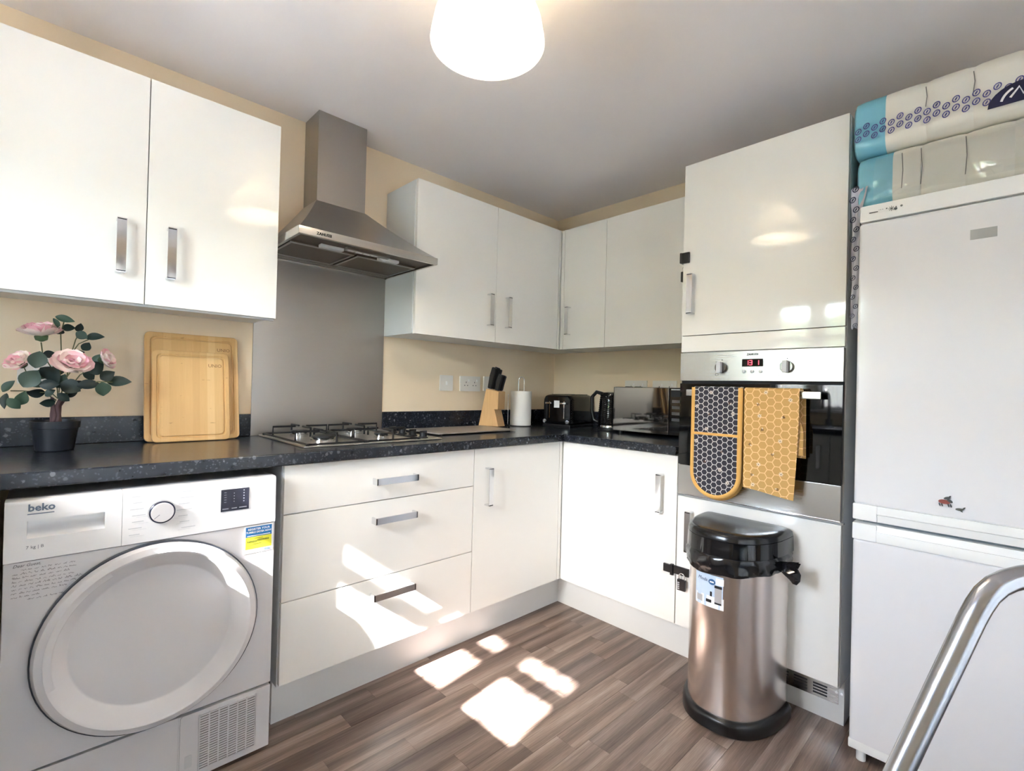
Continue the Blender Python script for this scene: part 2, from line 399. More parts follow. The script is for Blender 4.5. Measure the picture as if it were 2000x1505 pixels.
for k in range(-1, 38):
    y1 = -0.544 - 0.081 * k; y0 = y1 - 0.081
    xs = ENDS.get(k)
    lo, hi = (-2.66, 0.0) if y0 < -2.0 else (-2.66, -0.45)
    if xs:
        xs = [lo] + sorted(x for x in xs if lo < x < hi) + [hi]
    else:
        xs = [lo]; x = lo + random.uniform(0.2, 0.6)
        while x < hi - 0.15: xs.append(x); x += random.uniform(0.4, 0.62)
        xs.append(hi)
    for a, b in zip(xs, xs[1:]): plank(a, b, y0, y1, random.uniform(0, 0.0005))

# sink window in the left wall
w1 = bpy.data.objects.new('window_1', None); COL.objects.link(w1); w1.location = (XL, -1.1, WZ0); ROOT['window_1'] = Vector(w1.location); stru(w1)
fx0, fx1 = XL - 0.045, XL - 0.015
bm = bmesh.new()
for b in ((WY0, WY1, WZ0, WZ0 + 0.055), (WY0, WY1, WZ1 - 0.05, WZ1), (WY0, WY0 + 0.08, WZ0, WZ1), (WY1 - 0.075, WY1, WZ0, WZ1), (-1.14, -1.0, WZ0, WZ1), (WY0, WY1, 1.578, 1.646)):
    box(bm, fx0, fx1, *b, bevel=0.006)
finish('window_frame', bm, M['white_plastic'], w1, 40)
for y0, y1 in ((-1.40, -1.13), (-1.01, -0.80)):
    for z0, z1 in ((WZ0 + 0.05, 1.583), (1.641, WZ1 - 0.04)):
        bxo('window_pane', M['pane'], w1, XL - 0.033, XL - 0.027, y0, y1, z0, z1)
bxo('window_sill', M['white_plastic'], w1, XL - 0.02, XL + 0.03, WY0 - 0.02, WY1 + 0.02, WZ0 - 0.02, WZ0, bevel=0.004)
bm = bmesh.new()
ny = 60
rows = []
for z in (1.035, 1.312):
    rows.append([bm.verts.new((XL + 0.012 + 0.006 * math.sin(j * 1.3), -1.46 + 0.72 * j / ny, z)) for j in range(ny + 1)])
for j in range(ny): bm.faces.new((rows[0][j], rows[0][j + 1], rows[1][j + 1], rows[1][j]))
nc = thing('net_curtain', 'short white net curtain across the lower part of the sink window', 'curtain', (XL + 0.01, -1.1, 1.33))
finish('net', bm, M['net'], nc, 180)
bm = bmesh.new(); tube(bm, [(XL + 0.012, -1.47, 1.314), (XL + 0.012, -0.73, 1.314)], 0.004, 8); finish('curtain_rod', bm, M['white_plastic'], nc, 40)
# unseen glazed door and curtain added behind the camera to give soft fill light
d1 = bpy.data.objects.new('added_fill_door', None); COL.objects.link(d1); d1.location = (-1.9, YF, 0); ROOT['added_fill_door'] = Vector(d1.location); stru(d1)
bm = bmesh.new()
for b in ((DX0, DX0 + 0.08, 0, DZ1), (DX1 - 0.08, DX1, 0, DZ1), (-1.98, -1.82, 0, DZ1), (DX0, DX1, 0, 0.1), (DX0, DX1, DZ1 - 0.08, DZ1)):
    box(bm, b[0], b[1], YF - 0.16, YF - 0.08, b[2], b[3], bevel=0.006)
finish('fill_door_frame', bm, M['white_plastic'], d1, 40)
for x0, x1 in ((DX0 + 0.07, -1.97), (-1.83, DX1 - 0.07)):
    bxo('fill_door_pane', M['pane'], d1, x0, x1, YF - 0.125, YF - 0.115, 0.09, DZ1 - 0.07)
gc = thing('added_fill_curtain', 'closed cream curtain added over an unseen made-up door to pass soft fill light', 'curtain', (-1.9, YF + 0.03, 2.12))
bm = bmesh.new(); rows = []
for z in (0.02, 2.12): rows.append([bm.verts.new((DX0 - 0.1 + 2.2 * j / 160, YF + 0.035 + 0.022 * math.sin(j * 0.55), z)) for j in range(161)])
for j in range(160): bm.faces.new((rows[0][j], rows[0][j + 1], rows[1][j + 1], rows[1][j]))
finish('fill_drape', bm, M['fill_drape'], gc, 180)
bm = bmesh.new(); tube(bm, [(DX0 - 0.15, YF + 0.035, 2.13), (DX1 + 0.15, YF + 0.035, 2.13)], 0.012, 10); finish('fill_curtain_pole', bm, M['chrome'], gc, 60)
# outside
grass = mat('pale garden paving', (226, 220, 212), 0.9)
o = bxo('garden_ground', grass, None, -30, 10, -25, 10, -0.35, -0.15); stru(o)
bm = bmesh.new(); box(bm, -11.5, -9.5, -14, 12, -0.16, 2.8)
bmesh.ops.subdivide_edges(bm, edges=bm.edges[:], cuts=24, use_grid_fill=True)
for v in bm.verts:
    if v.co.z > 0.0: v.co += Vector((mnoise.noise(v.co * 1.1), mnoise.noise(v.co * 1.1 + Vector((9, 0, 0))), mnoise.noise(v.co * 0.7 + Vector((0, 9, 0))))) * 0.55
hm = mat('hedge leaf green', (108, 136, 66), 0.8); t = NT(hm); t.l(t.mix(t.noise(t.pos(), 6, 5), lin((74, 88, 58)), lin((158, 170, 122))), t.b.inputs['Base Color'])
tag(finish('garden_hedge', bm, hm, None, None, (-10.5, -1, -0.15)), 'tall green hedge in the garden beyond the sink window', 'hedge')

# ------------------------------------------------------------------ wall cabinets
D = 0.595; WD = 0.283; WB, WT = 1.38, 2.103; DB, DT = 0.16, 0.868
def door(parent, side, a0, a1, z0, z1, face, m='gloss', th=0.018, name='door'):
    bm = bmesh.new()
    if side == '-y': box(bm, a0 + 0.0012, a1 - 0.0012, -face, -face + th, z0, z1, bevel=0.0012)
    else: box(bm, -face, -face + th, a0 + 0.0012, a1 - 0.0012, z0, z1, bevel=0.0012)
    return finish(name, bm, M[m], parent, 40)
lc = thing('wall_cabinet', 'ivory gloss double wall cabinet above the plant and chopping boards', 'cabinet', (-2.314, -0.14, WB))
bxo('carcass', M['carcass'], lc, -2.714, -1.914, -WD + 0.019, -0.002, WB + 0.002, WT - 0.002)
dl = door(lc, '-y', -2.714, -2.314, WB - 0.004, WT, WD); handle(dl, '-y', (-2.378, -WD, 1.547))
dl = door(lc, '-y', -2.314, -1.914, WB - 0.004, WT, WD); handle(dl, '-y', (-2.249, -WD, 1.547))
bxo('light_rail', M['endpanel'], lc, -2.712, -1.916, -WD + 0.022, -WD + 0.04, WB - 0.010, WB + 0.001)
cc = thing('wall_cabinet', 'ivory gloss double wall cabinet right of the cooker hood, running into the corner', 'cabinet', (-0.8, -0.14, WB))
bxo('carcass', M['endpanel'], cc, -1.31, 0.0, -WD + 0.019, -0.002, WB + 0.002, WT - 0.002)
dl = door(cc, '-y', -1.308, -0.806, WB, WT, WD); handle(dl, '-y', (-0.857, -WD, 1.546))
dl = door(cc, '-y', -0.806, -0.305, WB, WT, WD); handle(dl, '-y', (-0.727, -WD, 1.546))
door(cc, '-y', -0.305, -0.282, WB, WT, WD, name='corner_post')
nc_ = thing('wall_cabinet', 'narrow ivory gloss wall cabinet in the corner above the toaster', 'cabinet', (-0.14, -0.45, WB))
bxo('carcass', M['carcass'], nc_, -WD + 0.019, 0, -0.614, -0.284, WB + 0.002, WT - 0.002)
door(nc_, '-x', -0.310, -0.284, WB, WT, WD, name='corner_post')
dl = door(nc_, '-x', -0.614, -0.310, WB, WT, WD); handle(dl, '-x', (-WD, -0.357, 1.546))
wc_ = thing('wall_cabinet', 'wide ivory gloss wall cabinet between the narrow corner one and the oven tower', 'cabinet', (-0.14, -0.92, WB))
bxo('carcass', M['carcass'], wc_, -WD + 0.019, 0, -1.226, -0.614, WB + 0.002, WT - 0.002)
dl = door(wc_, '-x', -1.226, -0.614, WB, WT, WD); handle(dl, '-x', (-WD, -1.17, 1.546))

# ------------------------------------------------------------------ base units
du = thing('drawer_unit', 'ivory gloss base unit of three wide drawers under the gas hob', 'drawer unit', (-1.58, -0.3, 0))
bxo('carcass', M['endpanel'], du, -1.977, -1.187, -D + 0.019, -0.002, 0.15, DT)
for z0, z1, hz in ((0.7105, DT, 0.784), (0.427, 0.7075, 0.641), (DB, 0.424, 0.363)):
    dr = door(du, '-y', -1.976, -1.187, z0, z1, D, name='drawer'); handle(dr, '-y', (-1.576, -D, hz), False, 0.178)
bu = thing('base_cabinet', 'ivory gloss single door base cabinet right of the drawers, on the hob wall', 'cabinet', (-0.9, -0.3, 0))
bxo('carcass', M['carcass'], bu, -1.185, -0.5, -D + 0.019, -0.002, 0.15, DT)
dl = door(bu, '-y', -1.186, -0.62, DB, DT, D); handle(dl, '-y', (-1.111, -D, 0.7))
door(bu, '-y', -0.62, -D + 0.0005, DB, DT, D, name='corner_post')
ru = thing('base_cabinet', 'ivory gloss single door base cabinet under the microwave, beside the oven tower', 'cabinet', (-0.3, -0.91, 0))
bxo('carcass', M['carcass'], ru, -D + 0.019, 0, -1.228, -D, 0.15, DT)
dl = door(ru, '-x', -1.230, -D - 0.001, DB, DT, D); handle(dl, '-x', (-D, -1.157, 0.7))
P_ = 0.522
pl = tag(bxo('plinth_board', M['plinth'], None, -1.972, -P_, -P_, -P_ + 0.016, 0, 0.1495, base=(-1.2, -0.5, 0)), 'long white plinth board under the drawers on the hob wall', 'plinth')
pr = thing('plinth_board', 'white plinth board under the oven tower with a steel vent at its end', 'plinth', (-0.5, -1.2, 0))
bxo('board', M['plinth'], pr, -P_, -P_ + 0.016, -1.823, -P_, 0, 0.1495)
bxo('side_return', M['plinth'], pr, -P_ + 0.016, -0.02, -1.823, -1.807, 0, 0.1495)
bm = bmesh.new(); box(bm, -P_ - 0.003, -P_, -1.807, -1.37, 0.066, 0.124, bevel=0.0012)
vg = finish('vent_grille', bm, M['steel_y'], pr, 40)
bm = bmesh.new()
for i in range(7):
    for j in range(4):
        y = -1.785 + i * 0.062; z = 0.077 + j * 0.0105
        box(bm, -P_ - 0.0036, -P_ - 0.0028, y + 0.012, y + 0.056, z, z + 0.0058)
stuff(finish('vent_slots', bm, M['dark'], vg))
bm = bmesh.new()
for y in (-1.801, -1.816): cyl(bm, (-P_ - 0.001, y, 0.108), (-1, 0, 0), 0.0045, 0.003, 10)
finish('screw', bm, M['chrome'], pr)
# worktops and upstands
def wtop(name, label, lst, base):
    bm = bmesh.new()
    for b in lst: box(bm, *b, bevel=0.005, seg=3)
    return tag(finish(name, bm, M['worktop'], None, 40, base), label, 'worktop')
wtop('worktop', 'dark flecked laminate worktop along the hob wall', [(XL + 0.001, -0.001, -0.615, -0.001, 0.871, 0.91)], (-1.6, -0.3, 0.87))
wtop('worktop', 'dark flecked laminate worktop under the microwave and kettle', [(-0.615, -0.001, -1.229, -0.616, 0.871, 0.91)], (-0.3, -0.9, 0.87))
wtop('worktop', 'dark flecked laminate worktop under the sink window', [(XL + 0.001, -2.605, -1.95, -0.616, 0.871, 0.91)], (-2.9, -1.3, 0.87))
def ups(label, *b):
    bm = bmesh.new(); box(bm, *b, bevel=0.002); tag(finish('upstand', bm, M['worktop'], None, 40, ((b[0] + b[1]) / 2, (b[2] + b[3]) / 2, b[4])), label, 'upstand')
ups('dark flecked upstand strip behind the plant, left of the steel splashback', -2.9, -1.916, -0.014, -0.001, 0.9105, 1.002)
ups('dark flecked upstand strip behind the knife block, right of the steel splashback', -1.308, -0.016, -0.014, -0.001, 0.9105, 1.002)
ups('dark flecked upstand strip on the right wall behind the kettle and microwave', -0.014, -0.001, -1.228, -0.0145, 0.9105, 1.002)
bm = bmesh.new(); box(bm, -1.914, -1.310, -0.006, -0.001, 0.9105, 1.70, bevel=0.001)
tag(finish('splashback', bm, M['steel_splash'], None, 40, (-1.61, -0.003, 0.91)), 'smudged brushed steel splashback sheet behind the gas hob', 'splashback')
# ------------------------------------------------------------------ oven tower
TY0, TY1 = -1.821, -1.231
tw = thing('oven_housing', 'tall ivory gloss oven housing tower between the worktop and the fridge', 'cabinet', (-0.3, -1.526, 0))
bxo('side_panel', M['endpanel'], tw, -0.576, 0, TY1 - 0.018, TY1, 0.15, 2.095)
bxo('side_panel', M['endpanel'], tw, -0.576, 0, TY0, TY0 + 0.018, 0.15, 2.095)
for nm, z in (('top_panel', 2.077), ('shelf', 1.30), ('shelf', 0.69), ('base_panel', 0.15)):
    bxo(nm, M['carcass'], tw, -0.575, 0, TY0 + 0.018, TY1 - 0.018, z, z + 0.018)
dl = door(tw, '-x', TY0 + 0.001, TY1 - 0.001, 1.3765, 2.097, D); handle(dl, '-x', (-D, -1.277, 1.546))
door(tw, '-x', TY0 + 0.001, TY1 - 0.001, 1.307, 1.3735, D, name='fascia_strip')
dl = door(tw, '-x', TY0 + 0.001, TY1 - 0.001, DB, 0.703, D); handle(dl, '-x', (-D, -1.292, 0.565))
bxo('hinge_cover', M['chrome'], tw, -0.5955, -0.577, TY0 - 0.004, TY0 + 0.004, 0.7045, 0.7115)
# oven
ov = thing('oven', 'built in single oven of brushed steel and black glass in the tower', 'oven', (-0.3, -1.526, 0.715))
OX = -0.602
bxo('cavity', M['dark'], ov, -0.574, -0.06, TY0 + 0.03, TY1 - 0.03, 0.718, 1.29)
cp = bxo('control_panel', M['steel_y'], ov, OX, -0.576, TY0 + 0.003, TY1 - 0.004, 1.187, 1.303, bevel=0.0015)
dg = bxo('door', M['black_glass'], ov, OX, -0.577, TY0 + 0.003, TY1 - 0.004, 0.838, 1.176, bevel=0.0015)
bxo('lower_panel', M['steel_y'], dg, OX - 0.001, -0.577, TY0 + 0.003, TY1 - 0.004, 0.7145, 0.8365, bevel=0.0015)
bm = bmesh.new(); box(bm, OX - 0.002, OX - 0.0005, TY0 + 0.003, TY1 - 0.004, 0.7125, 0.7165); finish('trim_strip', bm, M['chrome'], dg)
bxo('vent_gap', M['dark'], ov, -0.588, -0.578, TY0 + 0.004, TY1 - 0.005, 1.174, 1.188)
bm = bmesh.new()
box(bm, OX - 0.047, OX - 0.039, -1.765, -1.285, 1.125, 1.151, bevel=0.003)
for y in (-1.745, -1.305): box(bm, OX - 0.04, OX + 0.001, y - 0.008, y + 0.008, 1.13, 1.146, bevel=0.002)
finish('bar_handle', bm, M['steel_y'], dg, 40)
for y in (-1.408, -1.645):
    bm = bmesh.new()
    cyl(bm, (OX, y, 1.240), (-1, 0, 0), 0.0225, 0.013, 28, bevel=0.002)
    k = finish('knob', bm, M['knob_metal'], cp, 40)
    bm = bmesh.new(); box(bm, OX - 0.034, OX - 0.012, y - 0.0085, y + 0.0085, 1.218, 1.262, bevel=0.003)
    finish('grip', bm, M['grey_plastic'], k, 40)
bxo('display', M['black_glass'], cp, OX - 0.0012, OX + 0.001, -1.563, -1.487, 1.2425, 1.2715)
SEG = {'1': 'bc', '3': 'abgcd', '0': 'abcdef', '9': 'abcdfg'}
def digit(ch, y, z, h=0.017, w=0.0095, t=0.0022):
    bm = bmesh.new()
    for q in SEG[ch]:
        x0, x1 = OX - 0.0018, OX - 0.0012
        if q in 'agd':
            zz = {'a': z + h, 'g': z + h / 2, 'd': z}[q]; box(bm, x0, x1, y - w, y, zz - t / 2, zz + t / 2)
        else:
            yy = y - w if q in 'bc' else y; z0, z1 = (z + h / 2, z + h) if q in 'bf' else (z, z + h / 2)
            box(bm, x0, x1, yy - t / 2, yy + t / 2, z0, z1)
    finish('clock_digit', bm, M['led'], cp)
digit('1', -1.500, 1.2485); digit('3', -1.514, 1.2485); digit('1', -1.538, 1.2485)
for y in (-1.495, -1.525, -1.555):
    bm = bmesh.new(); lathe(bm, [(0.0065, 0), (0.0065, 0.003), (0.005, 0.006), (0.002, 0.007)], seg=16, mtx=Matrix.Translation((OX, y, 1.224)) @ Matrix.Rotation(math.radians(-90), 4, 'Y'))
    finish('button', bm, M['white_plastic'], cp, 60)
text('lettering', 'ZANUSSI', 0.0105, '-x', (OX - 0.0006, -1.5245, 1.2855), M['print_black'], cp, 'CENTER', 0.0004)
bm = bmesh.new()
for y, z in ((-1.387, 1.262), (-1.410, 1.270), (-1.645, 1.270)): cyl(bm, (OX, y, z), (-1, 0, 0), 0.002, 0.0006, 8)
for (y0, z0) in ((-1.39, 1.212), (-1.62, 1.213)):
    for a in ((y0 - 0.006, y0 + 0.006, z0 - 0.004, z0 - 0.0032), (y0 - 0.006, y0 + 0.006, z0 + 0.0032, z0 + 0.004), (y0 - 0.006, y0 - 0.0052, z0 - 0.004, z0 + 0.004), (y0 + 0.0052, y0 + 0.006, z0 - 0.004, z0 + 0.004)):
        box(bm, OX - 0.0006, OX, *a)
stuff(finish('printed_symbols', bm, M['print_black'], cp))

# ------------------------------------------------------------------ cooker hood
HX0, HX1, HYF, HZ0, HZ1 = -1.902, -1.306, -0.455, 1.668, 1.697
CX0, CX1, CYF, CZ = -1.722, -1.502, -0.150, 1.915
hd = thing('cooker_hood', 'brushed steel chimney cooker hood over the gas hob', 'cooker hood', (-1.61, -0.2, 1.668))
bm = bmesh.new(); box(bm, CX0, CX1, CYF, -0.001, CZ - 0.02, CE - 0.001, bevel=0.001)
finish('chimney', bm, M['steel_splash'], hd, 40)
bm = bmesh.new(); n = 10; rings = []
for i in range(n + 1):
    s = i / n; e = s ** 0.72 if s < 1 else 1   # flares out towards the rim
    k = 1 - (1 - s) ** 1.35
    x0 = CX0 - 0.002 + (HX0 + 0.006 - CX0) * (1 - s) ** 1.0 * (1.0 if s > 0 else 1)
    x1 = CX1 + 0.002 + (HX1 - 0.006 - CX1) * (1 - s)
    y0 = CYF - 0.002 + (HYF + 0.006 - CYF) * (1 - s)
    z = HZ1 + (CZ - HZ1) * (0.86 * s + 0.14 * s * s)
    rings.append([bm.verts.new(p) for p in ((x0, -0.001, z), (x0, y0, z), (x1, y0, z), (x1, -0.001, z))])
for a, b in zip(rings, rings[1:]):
    for k in range(4): bm.faces.new((a[k], a[(k + 1) % 4], b[(k + 1) % 4], b[k]))
bm.faces.new(rings[-1])
finish('canopy', bm, M['steel_x'], hd, 25)
bm = bmesh.new()
box(bm, HX0, HX1, HYF, HYF + 0.012, HZ0, HZ1 + 0.001, bevel=0.0025)
box(bm, HX0, HX0 + 0.012, HYF + 0.008, -0.001, HZ0, HZ1 + 0.001, bevel=0.0015)
box(bm, HX1 - 0.012, HX1, HYF + 0.008, -0.001, HZ0, HZ1 + 0.001, bevel=0.0015)
box(bm, HX0, HX1, -0.02, -0.001, HZ0, HZ1)
rim = finish('rim', bm, mat('bright steel rim', (205, 202, 196), 0.22, 1.0), hd, 40)
text('lettering', 'ZANUSSI', 0.014, '-y', (-1.838, HYF - 0.0006, 1.6775), M['print_black'], rim, 'LEFT', 0.0005)
bxo('underside', M['steel_dark'], hd, HX0 + 0.01, HX1 - 0.01, HYF + 0.01, -0.015, 1.679, 1.684)
for x0, x1 in ((-1.882, -1.624), (-1.612, -1.33)):
    bm = bmesh.new(); box(bm, x0, x1, -0.312, -0.075, 1.672, 1.680, bevel=0.002)
    f = finish('grease_filter', bm, M['steel_dark'], hd, 40)
    bm = bmesh.new()
    for a in ((x0, x1, -0.312, -0.300), (x0, x1, -0.087, -0.075), (x0, x0 + 0.01, -0.3, -0.087), (x1 - 0.01, x1, -0.3, -0.087)): box(bm, *a, 1.669, 1.6725, bevel=0.001)
    finish('filter_frame', bm, M['steel_splash'], f, 40)
for x0, x1 in ((-1.778, -1.685), (-1.528, -1.435)):
    bm = bmesh.new(); box(bm, x0, x1, -0.349, -0.321, 1.667, 1.680, bevel=0.003); finish('lamp_lens', bm, M['lens'], hd, 40)
cs = bxo('control_strip', M['steel_splash'], hd, -1.69, -1.50, -0.385, -0.358, 1.669, 1.680, bevel=0.001)
for i in range(4):
    bxo('push_button', M['lens'], cs, -1.68 + i * 0.034, -1.656 + i * 0.034, -0.378, -0.365, 1.6665, 1.670, bevel=0.001)
bm = bmesh.new()
for y in (-0.062, -0.046, -0.03): box(bm, HX0 + 0.02, HX1 - 0.02, y, y + 0.008, 1.669, 1.680)
finish('rear_bar', bm, M['steel_splash'], hd)

# ------------------------------------------------------------------ gas hob
hb = thing('gas_hob', 'stainless steel gas hob with black pan supports set in the worktop', 'hob', (-1.59, -0.26, 0.91))
bx0, bx1, by0, by1 = -1.885, -1.300, -0.515, -0.012
bm = bmesh.new(); box(bm, bx0, bx1, by0, by1, 0.9103, 0.9165, bevel=0.0025)
fs = [f for f in bm.faces if f.normal.z > 0.99]
r = bmesh.ops.inset_region(bm, faces=fs, thickness=0.022)
bmesh.ops.translate(bm, vec=(0, 0, -0.003), verts=list({v for f in fs for v in f.verts}))
finish('hob_plate', bm, mat('hob steel', (206, 202, 196), 0.3, 1.0), hb, 30)
for (x, y, r) in ((-1.765, -0.385, 0.047), (-1.765, -0.14, 0.036), (-1.52, -0.385, 0.032), (-1.52, -0.14, 0.038)):
    bm = bmesh.new(); lathe(bm, [(r, 0.9135), (r, 0.922), (r * 0.86, 0.9235), (r * 0.86, 0.931), (r * 0.8, 0.932)], (x, y, 0), 28)
    bn = finish('burner', bm, M['chrome'], hb, 35)
    bm = bmesh.new(); lathe(bm, [(r * 0.92, 0.932), (r * 0.92, 0.9365), (r * 0.84, 0.939)], (x, y, 0), 28); finish('burner_cap', bm, M['cast_iron'], bn, 35)
for x0, x1 in ((-1.868, -1.648), (-1.640, -1.410)):
    bm = bmesh.new(); y0, y1 = -0.500, -0.03; zt = 0.956; xc = (x0 + x1) / 2
    tube(bm, [(x0, y0, 0.92), (x1, y0, 0.92), (x1, y1, 0.92), (x0, y1, 0.92)], 0.004, 6, closed=True)
    for yc in (-0.385, -0.14):
        for (dx, dy) in ((1, 0), (-1, 0), (0, 1), (0, -1)):
            ex = (x1 if dx > 0 else x0) if dx else xc
            ey = yc + dy * 0.105
            if dx: tube(bm, [(ex, yc, 0.92), (ex, yc, zt), (xc + dx * 0.022, yc, zt)], 0.0042, 6)
            else: tube(bm, [(xc, ey, 0.92), (xc, ey, zt), (xc, yc + dy * 0.022, zt)], 0.0042, 6)
    for (x, y) in ((x0, y0), (x1, y0), (x1, y1), (x0, y1)): cyl(bm, (x, y, 0.9135), (0, 0, 1), 0.006, 0.008, 8)
    finish('pan_support', bm, M['cast_iron'], hb, 40)
for i in range(4):
    y = -0.445 + i * 0.085; bm = bmesh.new(); lathe(bm, [(0.021, 0.9135), (0.021, 0.918), (0.0165, 0.92), (0.0155, 0.936), (0.013, 0.938)], (-1.352, y, 0), 20)
    box(bm, -1.369, -1.335, y - 0.004, y + 0.004, 0.93, 0.944, bevel=0.0015)
    finish('control_knob', bm, M['black_plastic'], hb, 35)

# ------------------------------------------------------------------ tumble dryer
td = thing('tumble_dryer', 'white tumble dryer with a big round door under the worktop', 'tumble dryer', (-2.307, -0.35, 0))
YX0, YX1, YD = -2.5985, -2.012, -0.63
bxo('casing', M['enamel'], td, YX0, YX1, -0.585, -0.05, 0.02, 0.846, bevel=0.006)
bm = bmesh.new()
for x in (YX0 + 0.05, YX1 - 0.05):
    for y in (-0.56, -0.1): cyl(bm, (x, y, 0), (0, 0, 1), 0.022, 0.03, 12)
finish('foot', bm, M['black_plastic'], td)
# front plate as a pierced panel
DCX, DCZ, DR = -2.3065, 0.4565, 0.243
bm = bmesh.new(); box(bm, YX0, YX1, YD, -0.584, 0.207, 0.7035, bevel=0.003); finish('front_plate', bm, M['enamel'], td, 40)
bm = bmesh.new(); box(bm, YX0, YX1, YD, -0.584, 0.012, 0.20, bevel=0.003)
lf = finish('lower_plate', bm, M['enamel'], td, 40)
# control fascia with rounded top edge and pocket
cf_m = mat('glossy dryer fascia', (243, 243, 244), 0.16)
pw0, pw1, pz0, pz1 = -2.561, -2.421, 0.757, 0.798
yf = YD - 0.003
bm = bmesh.new()
prism(bm, [(YX0, yf, pz1), (YX0, yf, 0.838), (YX0, yf + 0.0025, 0.8437), (YX0, yf + 0.008, 0.846), (YX0, -0.584, 0.846), (YX0, -0.584, pz1)], (-2.3873 - YX0, 0, 0))
box(bm, YX0, -2.3873, yf, -0.584, 0.7055, pz0)
box(bm, YX0, pw0, yf, -0.584, pz0, pz1); box(bm, pw1, -2.3873, yf, -0.584, pz0, pz1)
dw = finish('water_drawer', bm, cf_m, td, 40)
bm = bmesh.new(); rows = []
for i in range(9):
    t = i / 8; y = yf + 0.036 * math.sin(math.pi * 0.5 * min(1, t * 1.5)) ; z = pz0 + (pz1 - pz0) * t ** 1.2
    rows.append([bm.verts.new((pw0, y, z)), bm.verts.new((pw1, y, z))])
for a, b in zip(rows, rows[1:]): bm.faces.new((a[0], a[1], b[1], b[0]))
finish('scoop', bm, cf_m, dw, 180)
bm = bmesh.new(); prism(bm, [(-2.3865, YD - 0.003, 0.7055), (-2.3865, YD - 0.003, 0.838), (-2.3865, YD - 0.0005, 0.8437), (-2.3865, YD + 0.005, 0.846), (-2.3865, -0.584, 0.846), (-2.3865, -0.584, 0.7055)], (YX1 + 2.3855, 0, 0))
cf = finish('control_fascia', bm, cf_m, td, 40)
bm = bmesh.new(); cyl(bm, (-2.304, YD - 0.0025, 0.782), (0, -1, 0), 0.031, 0.006, 36); cyl(bm, (-2.304, YD - 0.008, 0.782), (0, -1, 0), 0.0285, 0.012, 36)
dk = finish('dial', bm, M['grey_plastic'], cf, 40)
bm = bmesh.new(); cyl(bm, (-2.304, YD - 0.012, 0.782), (0, -1, 0), 0.0290, 0.0085, 36, bevel=0.001); finish('dial_ring', bm, mat('dark blue chrome ring', (70, 72, 96), 0.2, 0.8), dk, 40)
bm = bmesh.new(); cyl(bm, (-2.304, YD - 0.018, 0.782), (0, -1, 0), 0.0258, 0.0035, 36, bevel=0.001); finish('dial_face', bm, M['enamel'], dk, 40)
bm = bmesh.new(); m_ = frame('-y', (-2.304, YD - 0.0216, 0.782)) @ Matrix.Rotation(math.radians(220), 4, 'Z'); quad(bm, m_, 0.008, 0.024, -0.0007, 0.0007); finish('pointer', bm, M['print_grey'], dk)
dp = bxo('display_panel', mat('display plastic', (42, 42, 56), 0.2), cf, -2.163, -2.089, YD - 0.0045, YD - 0.002, 0.757, 0.8205)
bm = bmesh.new(); fm = frame('-y', (-2.163, YD - 0.0045, 0.757))
for i in range(5):
    quad(bm, fm, 0.008, 0.014, 0.026 + i * 0.007, 0.0275 + i * 0.007)
    if i < 4: cyl(bm, fm @ Vector((0.034, 0.027 + i * 0.008, 0)), (0, -1, 0), 0.0013, 0.0004, 8)
    cyl(bm, fm @ Vector((0.060, 0.025 + i * 0.008, 0)), (0, -1, 0), 0.0018, 0.0004, 8)
for x0, x1 in ((0.004, 0.020), (0.028, 0.042), (0.048, 0.068)): quad(bm, fm, x0, x1, 0.006, 0.0085)
stuff(finish('display_symbols', bm, mat('display print', (150, 152, 164), 0.6), dp))
text('lettering', 'beko', 0.0235, '-y', (-2.5605, YD - 0.0033, 0.8205), M['print_blue_grey'], dw, 'LEFT', 0.0006, sx=1.0)
bm = bmesh.new(); quad(bm, frame('-y', (-2.561, YD - 0.0033, 0.8125)), 0, 0.046, 0, 0.0022); finish('underline', bm, M['print_blue_grey'], dw)
text('lettering', '7 kg | B', 0.010, '-y', (-2.562, YD - 0.0033, 0.733), M['print_grey'], dw)
bm = bmesh.new(); random.seed(3)
for sx in (-1, 1):
    for i in range(7):
        z = 0.728 + i * 0.0165; x0 = -2.304 + sx * (0.034 + 0.004 * abs(i - 3)); L = random.uniform(0.018, 0.036)
        fm = frame('-y', (x0 if sx > 0 else x0 - L, YD - 0.0033, z)); quad(bm, fm, 0, L, 0, 0.0022)
        quad(bm, frame('-y', ((x0 - 0.008) if sx > 0 else x0 - 0.02, YD - 0.0033, z - 0.004)), 0, 0.03, 0, 0.0005)
stuff(finish('printed_programme_list', bm, mat('pale grey print', (206, 208, 212), 0.6), cf))
# round door
def ring(name, prof, m, parent, seg=72, close=False, mx=None):
    bm = bmesh.new()
    lathe(bm, prof, seg=seg, mtx=Matrix.Translation((DCX, YD, DCZ)) @ Matrix.Rotation(math.radians(90), 4, 'X'), close=close)
    return finish(name, bm, m, parent, 35)
rd = ring('round_door', [(0.240, -0.004), (0.243, 0.004), (0.243, 0.018), (0.237, 0.030), (0.222, 0.036), (0.215, 0.034), (0.181, 0.0050), (0.176, 0.0035), (0.02, 0.0025), (0.002, 0.0025)], M['enamel'], td, close=True)
ring('dark_edge', [(0.2405, 0.001), (0.2465, 0.003), (0.2465, 0.015), (0.2425, 0.0175)], mat('blue grey door edge', (86, 92, 104), 0.25, 0.6), rd)
bm = bmesh.new(); pr_ = []
for i in range(25):
    a = math.radians(118 + i * (196 - 118) / 24); q = []
    for r, h in ((0.221, 0.0362), (0.207, 0.0315), (0.204, 0.0265), (0.186, 0.0115)): q.append(bm.verts.new((DCX + r * math.cos(a), YD - h - 0.0012, DCZ + r * math.sin(a))))
    pr_.append(q)
for a, b in zip(pr_, pr_[1:]):
    for k in range(3): bm.faces.new((a[k], a[k + 1], b[k + 1], b[k]))
